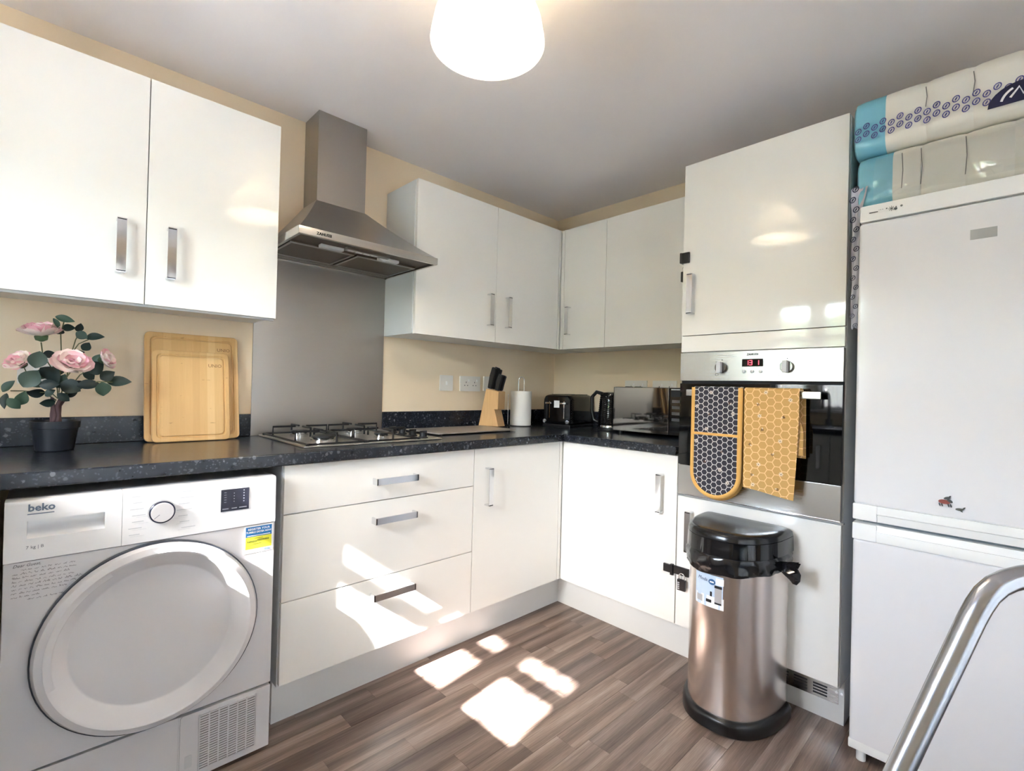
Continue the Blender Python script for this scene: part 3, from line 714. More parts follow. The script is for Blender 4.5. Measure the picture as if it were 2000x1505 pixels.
finish('door_grip', bm, M['enamel'], rd, 30)
# lower flap and vent door
bm = bmesh.new(); box(bm, -2.545, -2.2505, YD - 0.0015, YD + 0.004, 0.03, 0.2025, bevel=0.0015); finish('service_flap', bm, M['enamel'], lf, 40)
bm = bmesh.new(); pts = rrect(0.212, 0.184, 0.008)
prism(bm, [(-2.1405 + x, YD - 0.003, 0.109 + z) for x, z in pts], (0, 0.006, 0)); vd = finish('vent_door', bm, M['enamel'], td, 40)
bm = bmesh.new()
for c in range(6):
    for r_ in range(22):
        x = -2.199 + c * 0.0243; z = 0.036 + r_ * 0.0069
        box(bm, x, x + 0.0205, YD - 0.0034, YD - 0.0028, z, z + 0.0036)
stuff(finish('vent_slots', bm, mat('shadow grey slot', (116, 110, 108), 0.7), vd))
bm = bmesh.new()
for c in range(7):
    x = -2.2025 + c * 0.0243; box(bm, x, x + 0.0035, YD - 0.0062, YD - 0.003, 0.034, 0.19, bevel=0.0006)
for r_ in range(23):
    z = 0.0327 + r_ * 0.0069; box(bm, -2.2025, -2.0535, YD - 0.0062, YD - 0.003, z, z + 0.0033)
stuff(finish('vent_louvres', bm, M['enamel'], vd))
bm = bmesh.new(); pts = rrect(0.018, 0.034, 0.003)
prism(bm, [(-2.226 + x, YD - 0.0042, 0.07 + z) for x, z in pts], (0, 0.0015, 0)); finish('latch_button', bm, M['grey_plastic'], vd)
# stuck-on label (flat print)
st = bxo('warranty_sticker', M['print_white'], td, -2.098, -2.017, YD - 0.0006, YD + 0.0002, 0.619, 0.7015)
bxo('blue_field', mat('sticker blue', (18, 110, 176), 0.5), st, -2.094, -2.021, YD - 0.0009, YD - 0.0005, 0.668, 0.698)
bxo('yellow_field', mat('sticker yellow', (226, 222, 60), 0.5), st, -2.094, -2.021, YD - 0.0009, YD - 0.0005, 0.632, 0.668)
text('lettering', 'REGISTER YOUR', 0.0085, '-y', (-2.0575, YD - 0.001, 0.688), M['print_white'], st, 'CENTER', 0.0002)
text('lettering', 'TUMBLE DRYER NOW', 0.0078, '-y', (-2.0575, YD - 0.001, 0.679), M['print_white'], st, 'CENTER', 0.0002, sx=0.92)
bm = bmesh.new(); fm = frame('-y', (-2.094, YD - 0.001, 0.632)); quad(bm, fm, 0.004, 0.069, 0.0385, 0.0405); finish('small_print', bm, M['print_white'], st)
bm = bmesh.new()
for x0, x1, z0, h in ((0.022, 0.05, 0.030, 0.0016), (0.005, 0.03, 0.020, 0.005), (0.032, 0.067, 0.022, 0.005), (0.018, 0.046, 0.014, 0.0015)):
    x = x0
    while x < x1 - 0.002:
        quad(bm, fm, x, x + 0.0027, z0, z0 + h); x += 0.0038
finish('small_print', bm, mat('olive print', (120, 128, 50), 0.6), st)
bm = bmesh.new(); quad(bm, fm, 0.052, 0.069, -0.009, -0.003); finish('small_print', bm, M['print_blue_grey'], st)
# handwritten note in pen on the front plate
text('handwriting', 'Dear Guest,', 0.0095, '-y', (-2.583, YD - 0.0004, 0.6925), M['ink'], td, 'LEFT', 0, 0.35)
bm = bmesh.new(); random.seed(11)
LN = [(0.016, 0.108), (0.002, 0.104), (0.002, 0.102), (0.002, 0.102), (0.001, 0.110), (0.001, 0.112), (0.001, 0.096), (0.001, 0.05), (0.028, 0.094)]
for i, (a, b) in enumerate(LN):
    z = 0.6838 - i * 0.0088; x = a
    while x < b:
        L = random.uniform(0.005, 0.014); n = max(4, int(L / 0.0011)); pv = None
        for k in range(n + 1):
            px = -2.585 + x + L * k / n; pz = z + (0.0021 if k % 2 else 0.0) * random.uniform(0.4, 1.5) + random.choice((0, 0, 0, 0.002))
            if pv:
                dx, dz = px - pv[0], pz - pv[1]; ln = math.hypot(dx, dz) or 1; ox, oz = -dz / ln * 0.00028, dx / ln * 0.00028
                vs = [bm.verts.new((q[0] + s * ox, YD - 0.0004, q[1] + s * oz)) for q, s in ((pv, -1), ((px, pz), -1), ((px, pz), 1), (pv, 1))]
                bm.faces.new(vs)
            pv = (px, pz)
        x += L + random.uniform(0.0025, 0.005)
stuff(finish('handwriting', bm, M['ink'], td))

# ------------------------------------------------------------------ sink run under the window (seen only in reflections)
sb = thing('sink_cabinet', 'ivory gloss base cabinets under the sink window', 'cabinet', (-2.9, -1.3, 0))
bxo('carcass', M['carcass'], sb, XL + 0.001, -2.644, -1.94, -0.66, 0.0, DT)
for i in range(2):
    y0 = -1.935 + i * 0.62; dl = bxo('door', M['gloss'], sb, -2.643, -2.625, y0, y0 + 0.612, DB, DT, bevel=0.0012)
    bm = bmesh.new(); box(bm, -2.625, -2.592, y0 + 0.05, y0 + 0.074, 0.62, 0.79, bevel=0.002); finish('handle', bm, M['chrome'], dl, 40)
tp = thing('mixer_tap', 'chrome swan neck mixer tap at the sink window', 'tap', (-3.1, -1.2, 0.91))
bm = bmesh.new(); cyl(bm, (-3.1, -1.2, 0.9101), (0, 0, 1), 0.024, 0.05, 20)
finish('base', bm, M['chrome'], tp, 40)
bm = bmesh.new(); tube(bm, [(-3.1, -1.2, 0.95), (-3.1, -1.2, 1.10)] + [(-3.1 + 0.09 - 0.09 * math.cos(a), -1.2, 1.10 + 0.09 * math.sin(a)) for a in [math.pi * k / 10 for k in range(1, 11)]] + [(-2.92, -1.2, 1.05)], 0.011, 12)
finish('spout', bm, M['chrome'], tp, 60)

# ------------------------------------------------------------------ fridge freezer
fr = thing('fridge_freezer', 'tall white fridge freezer right of the oven tower', 'fridge freezer', (-0.36, -2.17, 0))
FY0, FY1, FX = -2.470, -1.868, -0.68
bxo('casing', M['enamel'], fr, -0.615, -0.03, FY0, FY1 - 0.002, 0.02, 1.742, bevel=0.006)
top = bxo('top_panel', M['white_plastic'], fr, FX + 0.004, -0.61, FY0, FY1, 1.690, 1.742, bevel=0.005)
ud = bxo('fridge_door', M['fridge'], fr, FX, -0.622, FY0, FY1, 0.80, 1.686, bevel=0.010, seg=4)
ld = bxo('freezer_door', M['fridge'], fr, FX, -0.622, FY0, FY1, 0.042, 0.692, bevel=0.010, seg=4)
def grip(parent, z0, z1, zs, inward):
    bm = bmesh.new()
    box(bm, FX - 0.003, -0.622, FY1 - 0.062, FY1 + 0.0015, z0, z1, bevel=0.004)
    box(bm, FX - 0.003, -0.622, FY0, FY1 - 0.06, z0 if inward < 0 else zs, zs if inward < 0 else z1, bevel=0.004)
    prism(bm, [(FX + 0.004, FY0, z1 if inward < 0 else z0), (FX + 0.026, FY0, z1 if inward < 0 else z0), (FX + 0.010, FY0, zs), (FX - 0.001, FY0, zs)], (0, FY1 - FY0 - 0.06, 0))
    finish('grip_trim', bm, M['white_plastic'], parent, 40)
grip(ud, 0.752, 0.802, 0.775, 1); grip(ld, 0.690, 0.742, 0.722, -1)
bxo('door_gap', mat('blue grey gasket', (150, 160, 168), 0.6), fr, -0.645, -0.62, FY0 + 0.004, FY1 - 0.02, 0.738, 0.756)
bm = bmesh.new()
for y in (FY1 - 0.03, FY0 + 0.03): cyl(bm, (FX + 0.02, y, 0.0), (0, 0, 1), 0.013, 0.045, 12)
for y in (FY1 - 0.05, FY0 + 0.05): cyl(bm, (-0.1, y, 0.0), (0, 0, 1), 0.02, 0.03, 12)
finish('foot', bm, M['white_plastic'], fr, 40)
bxo('bottom_trim', M['white_plastic'], ld, FX - 0.001, -0.625, FY0, FY1 + 0.001, 0.034, 0.062, bevel=0.003)
bxo('badge', mat('grey badge', (176, 178, 178), 0.35, 0.4), ud, FX - 0.0012, FX + 0.001, -2.181, -2.127, 1.583, 1.611)
bm = bmesh.new(); fm = frame('-x', (FX + 0.0036, -1.893, 1.7165))
quad(bm, fm, 0, 0.022, -0.002, 0.001)
for x, r in ((0.025, 0.0012), (0.029, 0.0015), (0.034, 0.0015), (0.044, 0.003), (0.067, 0.0025), (0.066, -0.006), (0.080, 0.0045)): cyl(bm, fm @ Vector((x, 0.004 if r > 0 else -0.002, 0)), (-1, 0, 0), abs(r) * 0.7, 0.0003, 10)
for k in range(4):
    a = math.pi * k / 4; m_ = fm @ Matrix.Translation((0.056, 0.001, 0)) @ Matrix.Rotation(a, 4, 'Z'); quad(bm, m_, -0.008, 0.008, -0.0007, 0.0007)
finish('printed_snowflakes', bm, mat('grey flake print', (110, 112, 110), 0.6), top)
# two magnets
def flat(bm, side, loc, pts, d):
    fm = frame(side, loc); prism(bm, [fm @ Vector((x, y, 0)) for x, y in pts], (-d, 0, 0) if side == '-x' else (0, -d, 0))
def blob(cx, cy, rx, ry, a=0, n=12):
    return [(cx + rx * math.cos(t) * math.cos(a) - ry * math.sin(t) * math.sin(a), cy + rx * math.cos(t) * math.sin(a) + ry * math.sin(t) * math.cos(a)) for t in [2 * math.pi * k / n for k in range(n)]]
mg = thing('fridge_magnet', 'small red and grey deer shaped magnet on the fridge door', 'magnet', (FX, -2.087, 0.845))
bm = bmesh.new(); flat(bm, '-x', (FX, -2.087, 0.845), blob(-0.003, 0, 0.013, 0.006, -0.05), 0.004); finish('body', bm, mat('rusty red enamel', (150, 74, 62), 0.5), mg)
bm = bmesh.new(); flat(bm, '-x', (FX - 0.0005, -2.087, 0.845), blob(0.009, 0.004, 0.007, 0.0035, -0.6), 0.004); flat(bm, '-x', (FX, -2.087, 0.845), blob(0.003, 0.0115, 0.0075, 0.0035, 0.3), 0.005)
flat(bm, '-x', (FX, -2.087, 0.845), blob(0.008, 0.016, 0.004, 0.0015, 0.8), 0.004)
for x in (-0.013, -0.008, 0.006, 0.011): flat(bm, '-x', (FX, -2.087, 0.845), blob(x, -0.009, 0.0014, 0.005, 0.3), 0.004)
finish('head_and_legs', bm, mat('dark grey enamel', (72, 74, 74), 0.5), mg)
bm = bmesh.new(); flat(bm, '-x', (FX, -2.116, 0.829), blob(0, 0, 0.0085, 0.0035, 0.05), 0.003); flat(bm, '-x', (FX, -2.116, 0.829), blob(0.009, 0.004, 0.005, 0.0018, 0.9), 0.003); flat(bm, '-x', (FX, -2.116, 0.829), blob(0.004, -0.004, 0.004, 0.0014, -0.7), 0.003)
tag(finish('fridge_magnet', bm, mat('olive grey enamel', (92, 92, 84), 0.5), None, None, (FX, -2.116, 0.829)), 'tiny grey squirrel shaped magnet on the fridge door', 'magnet')

# ------------------------------------------------------------------ packs on the fridge
blue_film = mat('light blue film', (126, 190, 210), 0.25); white_film = mat('white paper under film', (226, 222, 212), 0.3); navy = mat('navy print', (30, 30, 66), 0.4); lilac = mat('violet blue print', (74, 74, 140), 0.4)
def pack(name, label, z0, z1, ystart, yend, xf, xb, band, seams):
    root = thing(name, label, 'toilet roll pack', ((xf + xb) / 2, (ystart + yend) / 2, z0))
    def section(y, k, sx=0.0):
        r = 0.045; pts = []
        w, h = (xb - xf) + 2 * sx, (z1 - z0)
        for px, pz in rrect(w, h, r, 5): pts.append((px + (xf + xb) / 2, y, pz * k + (z0 + z1) / 2))
        return pts
    def sleeve(ys, sxs, m, nm, cap0, cap1):
        bm = bmesh.new(); rr = []
        for y, (k, sx) in zip(ys, sxs): rr.append([bm.verts.new(p) for p in section(y, k, sx)])
        for a, b in zip(rr, rr[1:]):
            for i in range(len(a)): bm.faces.new((a[i], a[(i + 1) % len(a)], b[(i + 1) % len(b)], b[i]))
        if cap0: bm.faces.new(rr[0])
        if cap1: bm.faces.new(rr[-1][::-1])
        return finish(nm, bm, m, root, 50)
    sleeve([ystart, ystart - 0.006, ystart - 0.03, band], [(0.9, -0.012), (0.97, -0.002), (1, 0.0), (1, 0.0)], blue_film, 'blue_end_wrap', True, False)
    ys = [band]; ks = [(0.995, 0.0)]; y = band
    for s in seams:
        for t in (0.15, 0.5, 0.85):
            ys.append(y + (s - y) * t); ks.append((1.0, 0.003 if t == 0.5 else 0.0015))
        ys.append(s); ks.append((0.992, -0.004)); ys.append(s - 0.002); ks.append((0.992, -0.004)); y = s - 0.002
    sleeve(ys, ks, white_film, 'white_wrap', False, True)
    return root
SE = [-2.01, -2.11, -2.21, -2.31, -2.41]
p1 = pack('toilet_roll_pack', 'lower plastic wrapped pack of white rolls standing on the fridge', 1.7425, 1.925, -1.848, -2.43, -0.625, -0.26, -1.942, SE)
p2 = pack('toilet_roll_pack', 'upper plastic wrapped pack with a band of violet dots, lying on the lower pack', 1.9255, 2.113, -1.838, -2.44, -0.632, -0.27, -1.922, [-2.02, -2.125, -2.23, -2.335])
def fold_line(root, y, x, z0, z1, dz=0.0):
    bm = bmesh.new(); tube(bm, [(x, y, z0), (x - 0.001, y - 0.003, (z0 + z1) / 2), (x, y, z1)], 0.0012, 5); finish('seam', bm, mat('grey seam', (126, 124, 118), 0.5), root, 60)
for y in (-2.02, -2.125, -2.23): fold_line(p2, y, -0.634, 2.02, 2.08)
for y in (-1.965, -2.011, -2.111): fold_line(p1, y, -0.627, 1.79, 1.90)
def oval(bm, y, z, x, r=0.0105, a=0.5):
    fm = frame('-x', (x, y, z))
    n = 12; o_, i_ = blob(0, 0, r * 0.8, r, -a, n), blob(0, 0, r * 0.55, r * 0.7, -a, n)
    vo = [bm.verts.new(fm @ Vector((*p, 0.0012))) for p in o_]; vi = [bm.verts.new(fm @ Vector((*p, 0.0012))) for p in i_]
    for k in range(n): bm.faces.new((vo[k], vo[(k + 1) % n], vi[(k + 1) % n], vi[k]))
    prism(bm, [fm @ Vector((*p, 0.0008)) for p in blob(0, 0, r * 0.18, r * 0.55, -a, 8)], (-0.0006, 0, 0))
bm = bmesh.new()
for i in range(22):
    y = -1.852 - i * 0.0215
    for j, z in enumerate((2.008, 1.983)):
        zz = z + (0.006 if i % 2 else -0.006)
        if -2.16 > y > -2.235 and j == 1: continue
        oval(bm, y, zz, -0.6365)
stuff(finish('printed_dots', bm, lilac, p2))
bm = bmesh.new(); fm = frame('-x', (-0.6375, -2.155, 1.955))
arc = [(0.062 - 0.062 * math.cos(a), 0.062 * math.sin(a) * 0.92) for a in [math.pi * k / 14 for k in range(15)]]
prism(bm, [fm @ Vector((x * 1.15, y, 0)) for x, y in arc], (-0.001, 0, 0)); lg = finish('printed_emblem', bm, navy, p2)
bm = bmesh.new(); tube(bm, [fm @ Vector((x, y, 0.0018)) for x, y in ((0.045, 0.016), (0.062, 0.040), (0.070, 0.018), (0.090, 0.036), (0.100, 0.020))], 0.0028, 6)
tube(bm, [fm @ Vector((0.072 - 0.046 * math.cos(a), 0.046 * math.sin(a), 0.0014)) for a in [0.25 + k * 0.09 for k in range(10)]], 0.003, 6)
finish('emblem_stroke', bm, M['print_white'], lg, 60)
# loose clear film over the front of the lower pack and the torn dotted wrapper in the gap
bm = bmesh.new(); nu, nv = 30, 8; g = []
for i in range(nu + 1):
    y = -1.90 - 0.53 * i / nu; row = []
    for j in range(nv + 1):
        t = j / nv; z = 1.90 - 0.14 * t
        x = -0.634 - 0.05 * math.sin(t * 2.2) * (0.7 + 0.5 * mnoise.noise(Vector((y * 9, t * 3, 0)))) + 0.012 * mnoise.noise(Vector((y * 26, t * 5, 3)))
        row.append(bm.verts.new((x, y, z + 0.01 * mnoise.noise(Vector((y * 12, t, 7))))))
    g.append(row)
for a, b in zip(g, g[1:]):
    for j in range(nv): bm.faces.new((a[j], b[j], b[j + 1], a[j + 1]))
finish('loose_clear_film', bm, M['film'], p1, 180)
bm = bmesh.new(); g = []; dots = bmesh.new()
for i in range(29):
    t = i / 28; z = 1.82 - 0.455 * t; wd = 0.016 + 0.034 * max(0, 1 - t * 3.2); yc = -1.8445
    row = []
    for j in range(6):
        s = j / 5; row.append(bm.verts.new((-0.600 - 0.03 * (1 - t) ** 3 - 0.012 * math.sin(s * 6 + t * 17) * 0.6, yc + 0.010 - (0.02 if t > 0.25 else wd * 0.9) * s, z + 0.004 * math.sin(s * 9 + i))))
    g.append(row)
for a, b in zip(g, g[1:]):
    for j in range(5): bm.faces.new((a[j], b[j], b[j + 1], a[j + 1]))
wr = finish('torn_dotted_wrapper', bm, mat('pale lilac film', (196, 194, 206), 0.3), p1, 180)
for i in range(15):
    t = i / 14; z = 1.812 - 0.44 * t; oval(dots, -1.8445 + (0.003 if i % 2 else -0.006), z, -0.617 - 0.03 * (1 - t) ** 3, 0.008 + 0.003 * (1 - t))
stuff(finish('printed_dots', dots, navy, wr))

# ------------------------------------------------------------------ pedal bin
bn = thing('bin', 'half round brushed steel kitchen bin with black lid and base by the tower', 'bin', (-0.75, -1.53, 0))
BC = -1.519; BB = -0.607
def dshape(w, d, n=36, xb=BB, c=BC):
    pts = []
    for k in range(n + 1):
        t = math.pi * k / n; cs, sn = math.cos(t), math.sin(t)
        pts.append((xb - 0.018 - (d - 0.018) * abs(sn) ** 0.86, c + w * math.copysign(abs(cs) ** 0.80, cs)))
    pts.append((xb - 0.006, c - w + 0.002)); pts.append((xb, c - w + 0.012)); pts.append((xb, c + w - 0.012)); pts.append((xb - 0.006, c + w - 0.002))
    return pts
def dloft(bm, levels, cap0=True, cap1=True):
    rr = []
    for z, w, d, ofs in levels: rr.append([bm.verts.new((x - ofs, y, z)) for x, y in dshape(w, d)])
    for a, b in zip(rr, rr[1:]):
        n = len(a)
        for i in range(n): bm.faces.new((a[i], a[(i + 1) % n], b[(i + 1) % n], b[i]))
    if cap0: bm.faces.new(rr[0][::-1])
    if cap1: bm.faces.new(rr[-1])
bm = bmesh.new(); dloft(bm, [(0.0, 0.165, 0.284, 0), (0.006, 0.169, 0.292, 0), (0.036, 0.169, 0.292, 0), (0.048, 0.163, 0.284, 0.002), (0.052, 0.155, 0.272, 0.004)]); finish('base', bm, M['rubber'], bn, 50)
bm = bmesh.new(); dloft(bm, [(0.045, 0.153, 0.270, 0.006), (0.30, 0.153, 0.270, 0.006), (0.60, 0.153, 0.270, 0.006)])
bb = finish('body', bm, M['steel_bin'], bn, 50)
bm = bmesh.new(); dloft(bm, [(0.588, 0.163, 0.283, 0), (0.590, 0.166, 0.288, 0), (0.640, 0.164, 0.285, 0.0005), (0.643, 0.160, 0.280, 0.002)]); lb = finish('lid_surround', bm, M['black_gloss'], bn, 40)
bm = bmesh.new(); dloft(bm, [(0.642, 0.163, 0.284, 0.001), (0.656, 0.161, 0.281, 0.002), (0.664, 0.152, 0.268, 0.008), (0.668, 0.142, 0.252, 0.014)], True, False)
pts = dshape(0.142, 0.252); 
rr = [[bm.verts.new((x - 0.014, y, 0.668)) for x, y in pts]]
for k, z in ((0.8, 0.6665), (0.4, 0.6655)):
    cx, cy = BB - 0.13, BC; rr.append([bm.verts.new((cx + (x - 0.014 - cx) * k, cy + (y - cy) * k, z)) for x, y in pts])
for a, b in zip(rr, rr[1:]):
    for i in range(len(a)): bm.faces.new((a[i], a[(i + 1) % len(a)], b[(i + 1) % len(b)], b[i]))
bm.faces.new(rr[-1]); bmesh.ops.remove_doubles(bm, verts=bm.verts, dist=0.0003)
finish('lid', bm, mat('black satin lid', (16, 16, 18), 0.2), bn, 40)
# liner: crumpled skirt
bm = bmesh.new(); rr = []; lev = [(0.598, 0.0015), (0.588, 0.008), (0.578, 0.014), (0.567, 0.012), (0.556, 0.015), (0.545, 0.012), (0.536, 0.013), (0.530, 0.008)]
ds = dshape(0.154, 0.272, 120); nd = len(ds)
for li, (z, o_) in enumerate(lev):
    ring_ = []
    for i, (x, y) in enumerate(ds):
        cx, cy = BB - 0.12, BC; dv = Vector((x - cx, y - cy)); dv.normalize(); t = li / (len(lev) - 1)
        nz = mnoise.noise(Vector((x * 24 + z * 20, y * 24, z * 16))) + 0.5 * abs(mnoise.noise(Vector((x * 55, y * 55 + z * 60, z * 30)))); k = o_ + 0.010 * nz * (0.3 + 0.7 * t)
        tri = max(0.0, 1 - abs(math.atan2(dv.y, dv.x) + 2.05) / 0.42)          # gathers at the right front
        ex = 0.0 if i <= 120 else -0.006
        drop = -0.016 * mnoise.noise(Vector((x * 7, y * 7, 2))) * t - 0.010 * t * math.sin((y - BC) * 9 + 0.6)
        fx, fy = x - 0.004 + dv.x * k * (1 if i <= 120 else 0), y + dv.y * k
        ring_.append(bm.verts.new((min(fx, BB - 0.001), fy, z + drop)))
    rr.append(ring_)
for a, b in zip(rr, rr[1:]):
    for i in range(nd): bm.faces.new((a[i], a[(i + 1) % nd], b[(i + 1) % nd], b[i]))
ln = finish('bin_liner', bm, mat('black bag plastic', (18, 18, 20), 0.14), bn, 65)
def knot(c, d, L, w, m=18):
    bm = bmesh.new(); d = Vector(d).normalized(); c = Vector(c); up = Vector((0, 0, 1)); sd = d.cross(up).normalized(); rows = []
    for k in range(8):
        t = k / 7; row = []
        for j in range(m):
            a = 2 * math.pi * j / m; rx = w * (0.45 + 0.75 * t) * (1 + 0.25 * math.sin(j * 2.4)); ry = w * 0.38 * (1 + 0.6 * math.sin(j * 3.1 + k))
            p = c + d * (L * t * (1 + 0.22 * math.sin(j * 2.1))) + up * (rx * math.cos(a) - 0.012 * t) + sd * (ry * math.sin(a))
            row.append(bm.verts.new(p))
        rows.append(row)
    for a_, b_ in zip(rows, rows[1:]):
        for j in range(m): bm.faces.new((a_[j], a_[(j + 1) % m], b_[(j + 1) % m], b_[j]))
    bm.faces.new(rows[-1])
    finish('tied_corner', bm, ln.data.materials[0], ln, 25)
knot((-0.715, -1.672, 0.556), (-0.12, -1, 0.04), 0.052, 0.030)
knot((-0.66, -1.366, 0.560), (-0.3, 1, 0.05), 0.020, 0.022)
# printed product label wrapped on the body front
def dpt(y, off):
    w, d = 0.153, 0.270; c = min(1, abs(y - BC) / w) ** (1 / 0.80); sn = math.sqrt(max(0, 1 - c * c)); return BB - 0.006 - 0.018 - (d - 0.018) * sn ** 0.86 - off
def patch(bm, y0, y1, z0, z1, off, n=8):
    rows = [[bm.verts.new((dpt(y0 + (y1 - y0) * i / n, off), y0 + (y1 - y0) * i / n, z)) for i in range(n + 1)] for z in (z0, z1)]
    for i in range(n): bm.faces.new((rows[0][i], rows[0][i + 1], rows[1][i + 1], rows[1][i]))
bm = bmesh.new(); patch(bm, -1.549, -1.449, 0.408, 0.518, 0.0008); lbl = finish('product_label', bm, mat('pale blue label', (196, 214, 234), 0.35), bb)
def lab(nm, m, *rects, off=0.0012):
    bm = bmesh.new()
    for q in rects: patch(bm, *q, off, 4)
    return finish(nm, bm, m, lbl)
lab('white_field', M['print_white'], (-1.552, -1.452, 0.408, 0.446), (-1.551, -1.525, 0.490, 0.512))
lab('printed_barcode', mat('barcode grey', (176, 176, 178), 0.6), (-1.478, -1.456, 0.418, 0.440))
lab('printed_bin_picture', mat('picture grey', (176, 172, 172), 0.4), (-1.545, -1.522, 0.428, 0.480), off=0.0015)
lab('printed_bin_trim', M['print_black'], (-1.546, -1.521, 0.478, 0.487), (-1.545, -1.522, 0.424, 0.430), (-1.513, -1.506, 0.446, 0.462), (-1.511, -1.492, 0.424, 0.434), off=0.0018)
bm = bmesh.new(); prism(bm, [(dpt(-1.512 + y, 0.0016), -1.512 + y, 0.495 + z) for y, z in blob(0, 0, 0.012, 0.010, 0, 16)], (-0.0004, 0, 0)); finish('printed_roundel', bm, mat('roundel blue', (58, 104, 150), 0.4), lbl)
lab('roundel_stripe', M['print_white'], (-1.519, -1.505, 0.4925, 0.4975), off=0.0024)
text('lettering', 'Moda', 0.017, '-x', (dpt(-1.475, 0.0022), -1.458, 0.493), mat('navy script', (72, 98, 140), 0.5), lbl, 'LEFT', 0, 0.4, sx=0.95)
for o in list(lbl.children):
    if o.name.startswith('lettering'):
        g = ROOT[o.name]
        for v in o.data.vertices: v.co.x = dpt(v.co.y + g.y, 0.0022) - g.x

# ------------------------------------------------------------------ latches with padlocks
def padlock(name, label, side, c, w=0.030, h=0.040, dep=0.016, sh=0.022):
    root = thing(name, label, 'padlock', c); m = frame(side, c)
    bm = bmesh.new(); box(bm, -w / 2, w / 2, -h, 0, 0.002, dep, bevel=0.003, mtx=m); bd = finish('lock_body', bm, M['black_plastic'], root, 40)
    bm = bmesh.new()
    for k in range(4): box(bm, -w / 2 + 0.003, -w / 2 + 0.012, -h + 0.006 + k * 0.008, -h + 0.011 + k * 0.008, dep - 0.001, dep + 0.002, bevel=0.001, mtx=m)
    finish('number_wheel', bm, M['grey_plastic'], bd, 40)
    bm = bmesh.new(); rr_ = w * 0.34
    tube(bm, [m @ Vector(p) for p in [(-rr_, -0.004, 0.009), (-rr_, sh * 0.5, 0.009)] + [(-rr_ * math.cos(a), sh * 0.5 + rr_ * math.sin(a), 0.009) for a in [math.pi * k / 8 for k in range(1, 8)]] + [(rr_, sh * 0.5, 0.009), (rr_, -0.004, 0.009)]], 0.0024, 8)
    finish('shackle', bm, M['chrome'], root, 60); return root
lt = thing('cabinet_latch', 'black strap latch across the gap between the base door and tower door', 'latch', (-D, -1.233, 0.39))
bm = bmesh.new(); box(bm, -D - 0.010, -D, -1.213, -1.178, 0.371, 0.405, bevel=0.002); box(bm, -D - 0.014, -D, -1.224, -1.211, 0.364, 0.410, bevel=0.002); finish('fixing_plate', bm, M['black_plastic'], lt, 40)
bm = bmesh.new(); box(bm, -D - 0.009, -D, -1.292, -1.222, 0.373, 0.407, bevel=0.002); finish('strap', bm, M['black_plastic'], lt, 40)
padlock('padlock', 'black combination padlock on the low latch beside the bin', '-x', (-D - 0.0095, -1.268, 0.362), 0.036, 0.046)
lt = thing('cabinet_latch', 'small black latch on the upper tower door edge', 'latch', (-D, -1.24, 1.705))
bm = bmesh.new(); box(bm, -D - 0.010, -D, -1.263, -1.231, 1.682, 1.727, bevel=0.002); finish('fixing_plate', bm, M['black_plastic'], lt, 40)
bm = bmesh.new(); box(bm, -D - 0.010, -D + 0.075, -1.2305, -1.221, 1.684, 1.728, bevel=0.002); finish('strap', bm, M['black_plastic'], lt, 40)
pk = padlock('padlock', 'black combination padlock hanging from the upper tower latch', '-y', (0, 0, 0), 0.03, 0.045)
pk.location = (-D + 0.030, -1.230, 1.655); pk.rotation_euler = (0, 0, math.radians(180))

# ------------------------------------------------------------------ double oven glove and towel
gl = thing('oven_glove', 'double oven glove in charcoal honeycomb print hung over the oven handle', 'oven glove', (-0.66, -1.418, 1.14))
def gpanel(x0, x1, yc, zt, zb, w, m, nm, sh=0):
    r = w; pts = [(yc + w, zt), (yc + w, zb + r)] + [(yc + w * math.cos(a), zb + r + r * math.sin(a)) for a in [-math.pi * k / 16 for k in range(1, 16)]] + [(yc - w, zb + r), (yc - w, zt)]
    bm = bmesh.new(); prism(bm, [(x0, y, z) for y, z in pts], (x1 - x0, 0, 0))
    return finish(nm, bm, m, gl, 30), pts
GX = OX - 0.058
fp, gp = gpanel(GX - 0.012, GX + 0.001, -1.4185, 1.160, 0.7395, 0.090, M['hex_dark'], 'front_pocket')
bp_, gp2 = gpanel(OX - 0.032, OX - 0.022, -1.412, 1.150, 0.727, 0.094, M['binding'], 'rear_pocket')
bm = bmesh.new(); tube(bm, [(GX - 0.006, y, z) for y, z in gp], 0.0095, 8); finish('edge_binding', bm, M['binding'], gl, 60)
bm = bmesh.new(); tube(bm, [(OX - 0.027, y, z) for y, z in gp2], 0.008, 8); finish('edge_binding', bm, M['binding'], gl, 60)
bm = bmesh.new(); box(bm, GX - 0.0165, GX - 0.01, -1.507, -1.330, 0.974, 0.984, bevel=0.002); finish('pocket_hem', bm, M['binding'], gl, 40)
bm = bmesh.new(); pts = [(GX - 0.006 + (0.018) - 0.024 * math.cos(a), 1.153 + 0.013 * math.sin(a)) for a in [math.pi * k / 8 for k in range(9)]]
for a, b in zip(pts, pts[1:]):
    pass
prism(bm, [(x, -1.5085, z) for x, z in [(GX - 0.012, 1.150)] + [(OX - 0.047 + 0.0 - 0.0235 * math.cos(a), 1.152 + 0.012 * math.sin(a)) for a in [math.pi * k / 10 for k in range(11)]] + [(OX - 0.022, 1.150), (OX - 0.034, 1.152), (OX - 0.05, 1.153)]], (0, 0.18, 0)); finish('folded_top', bm, M['hex_dark'], gl, 50)
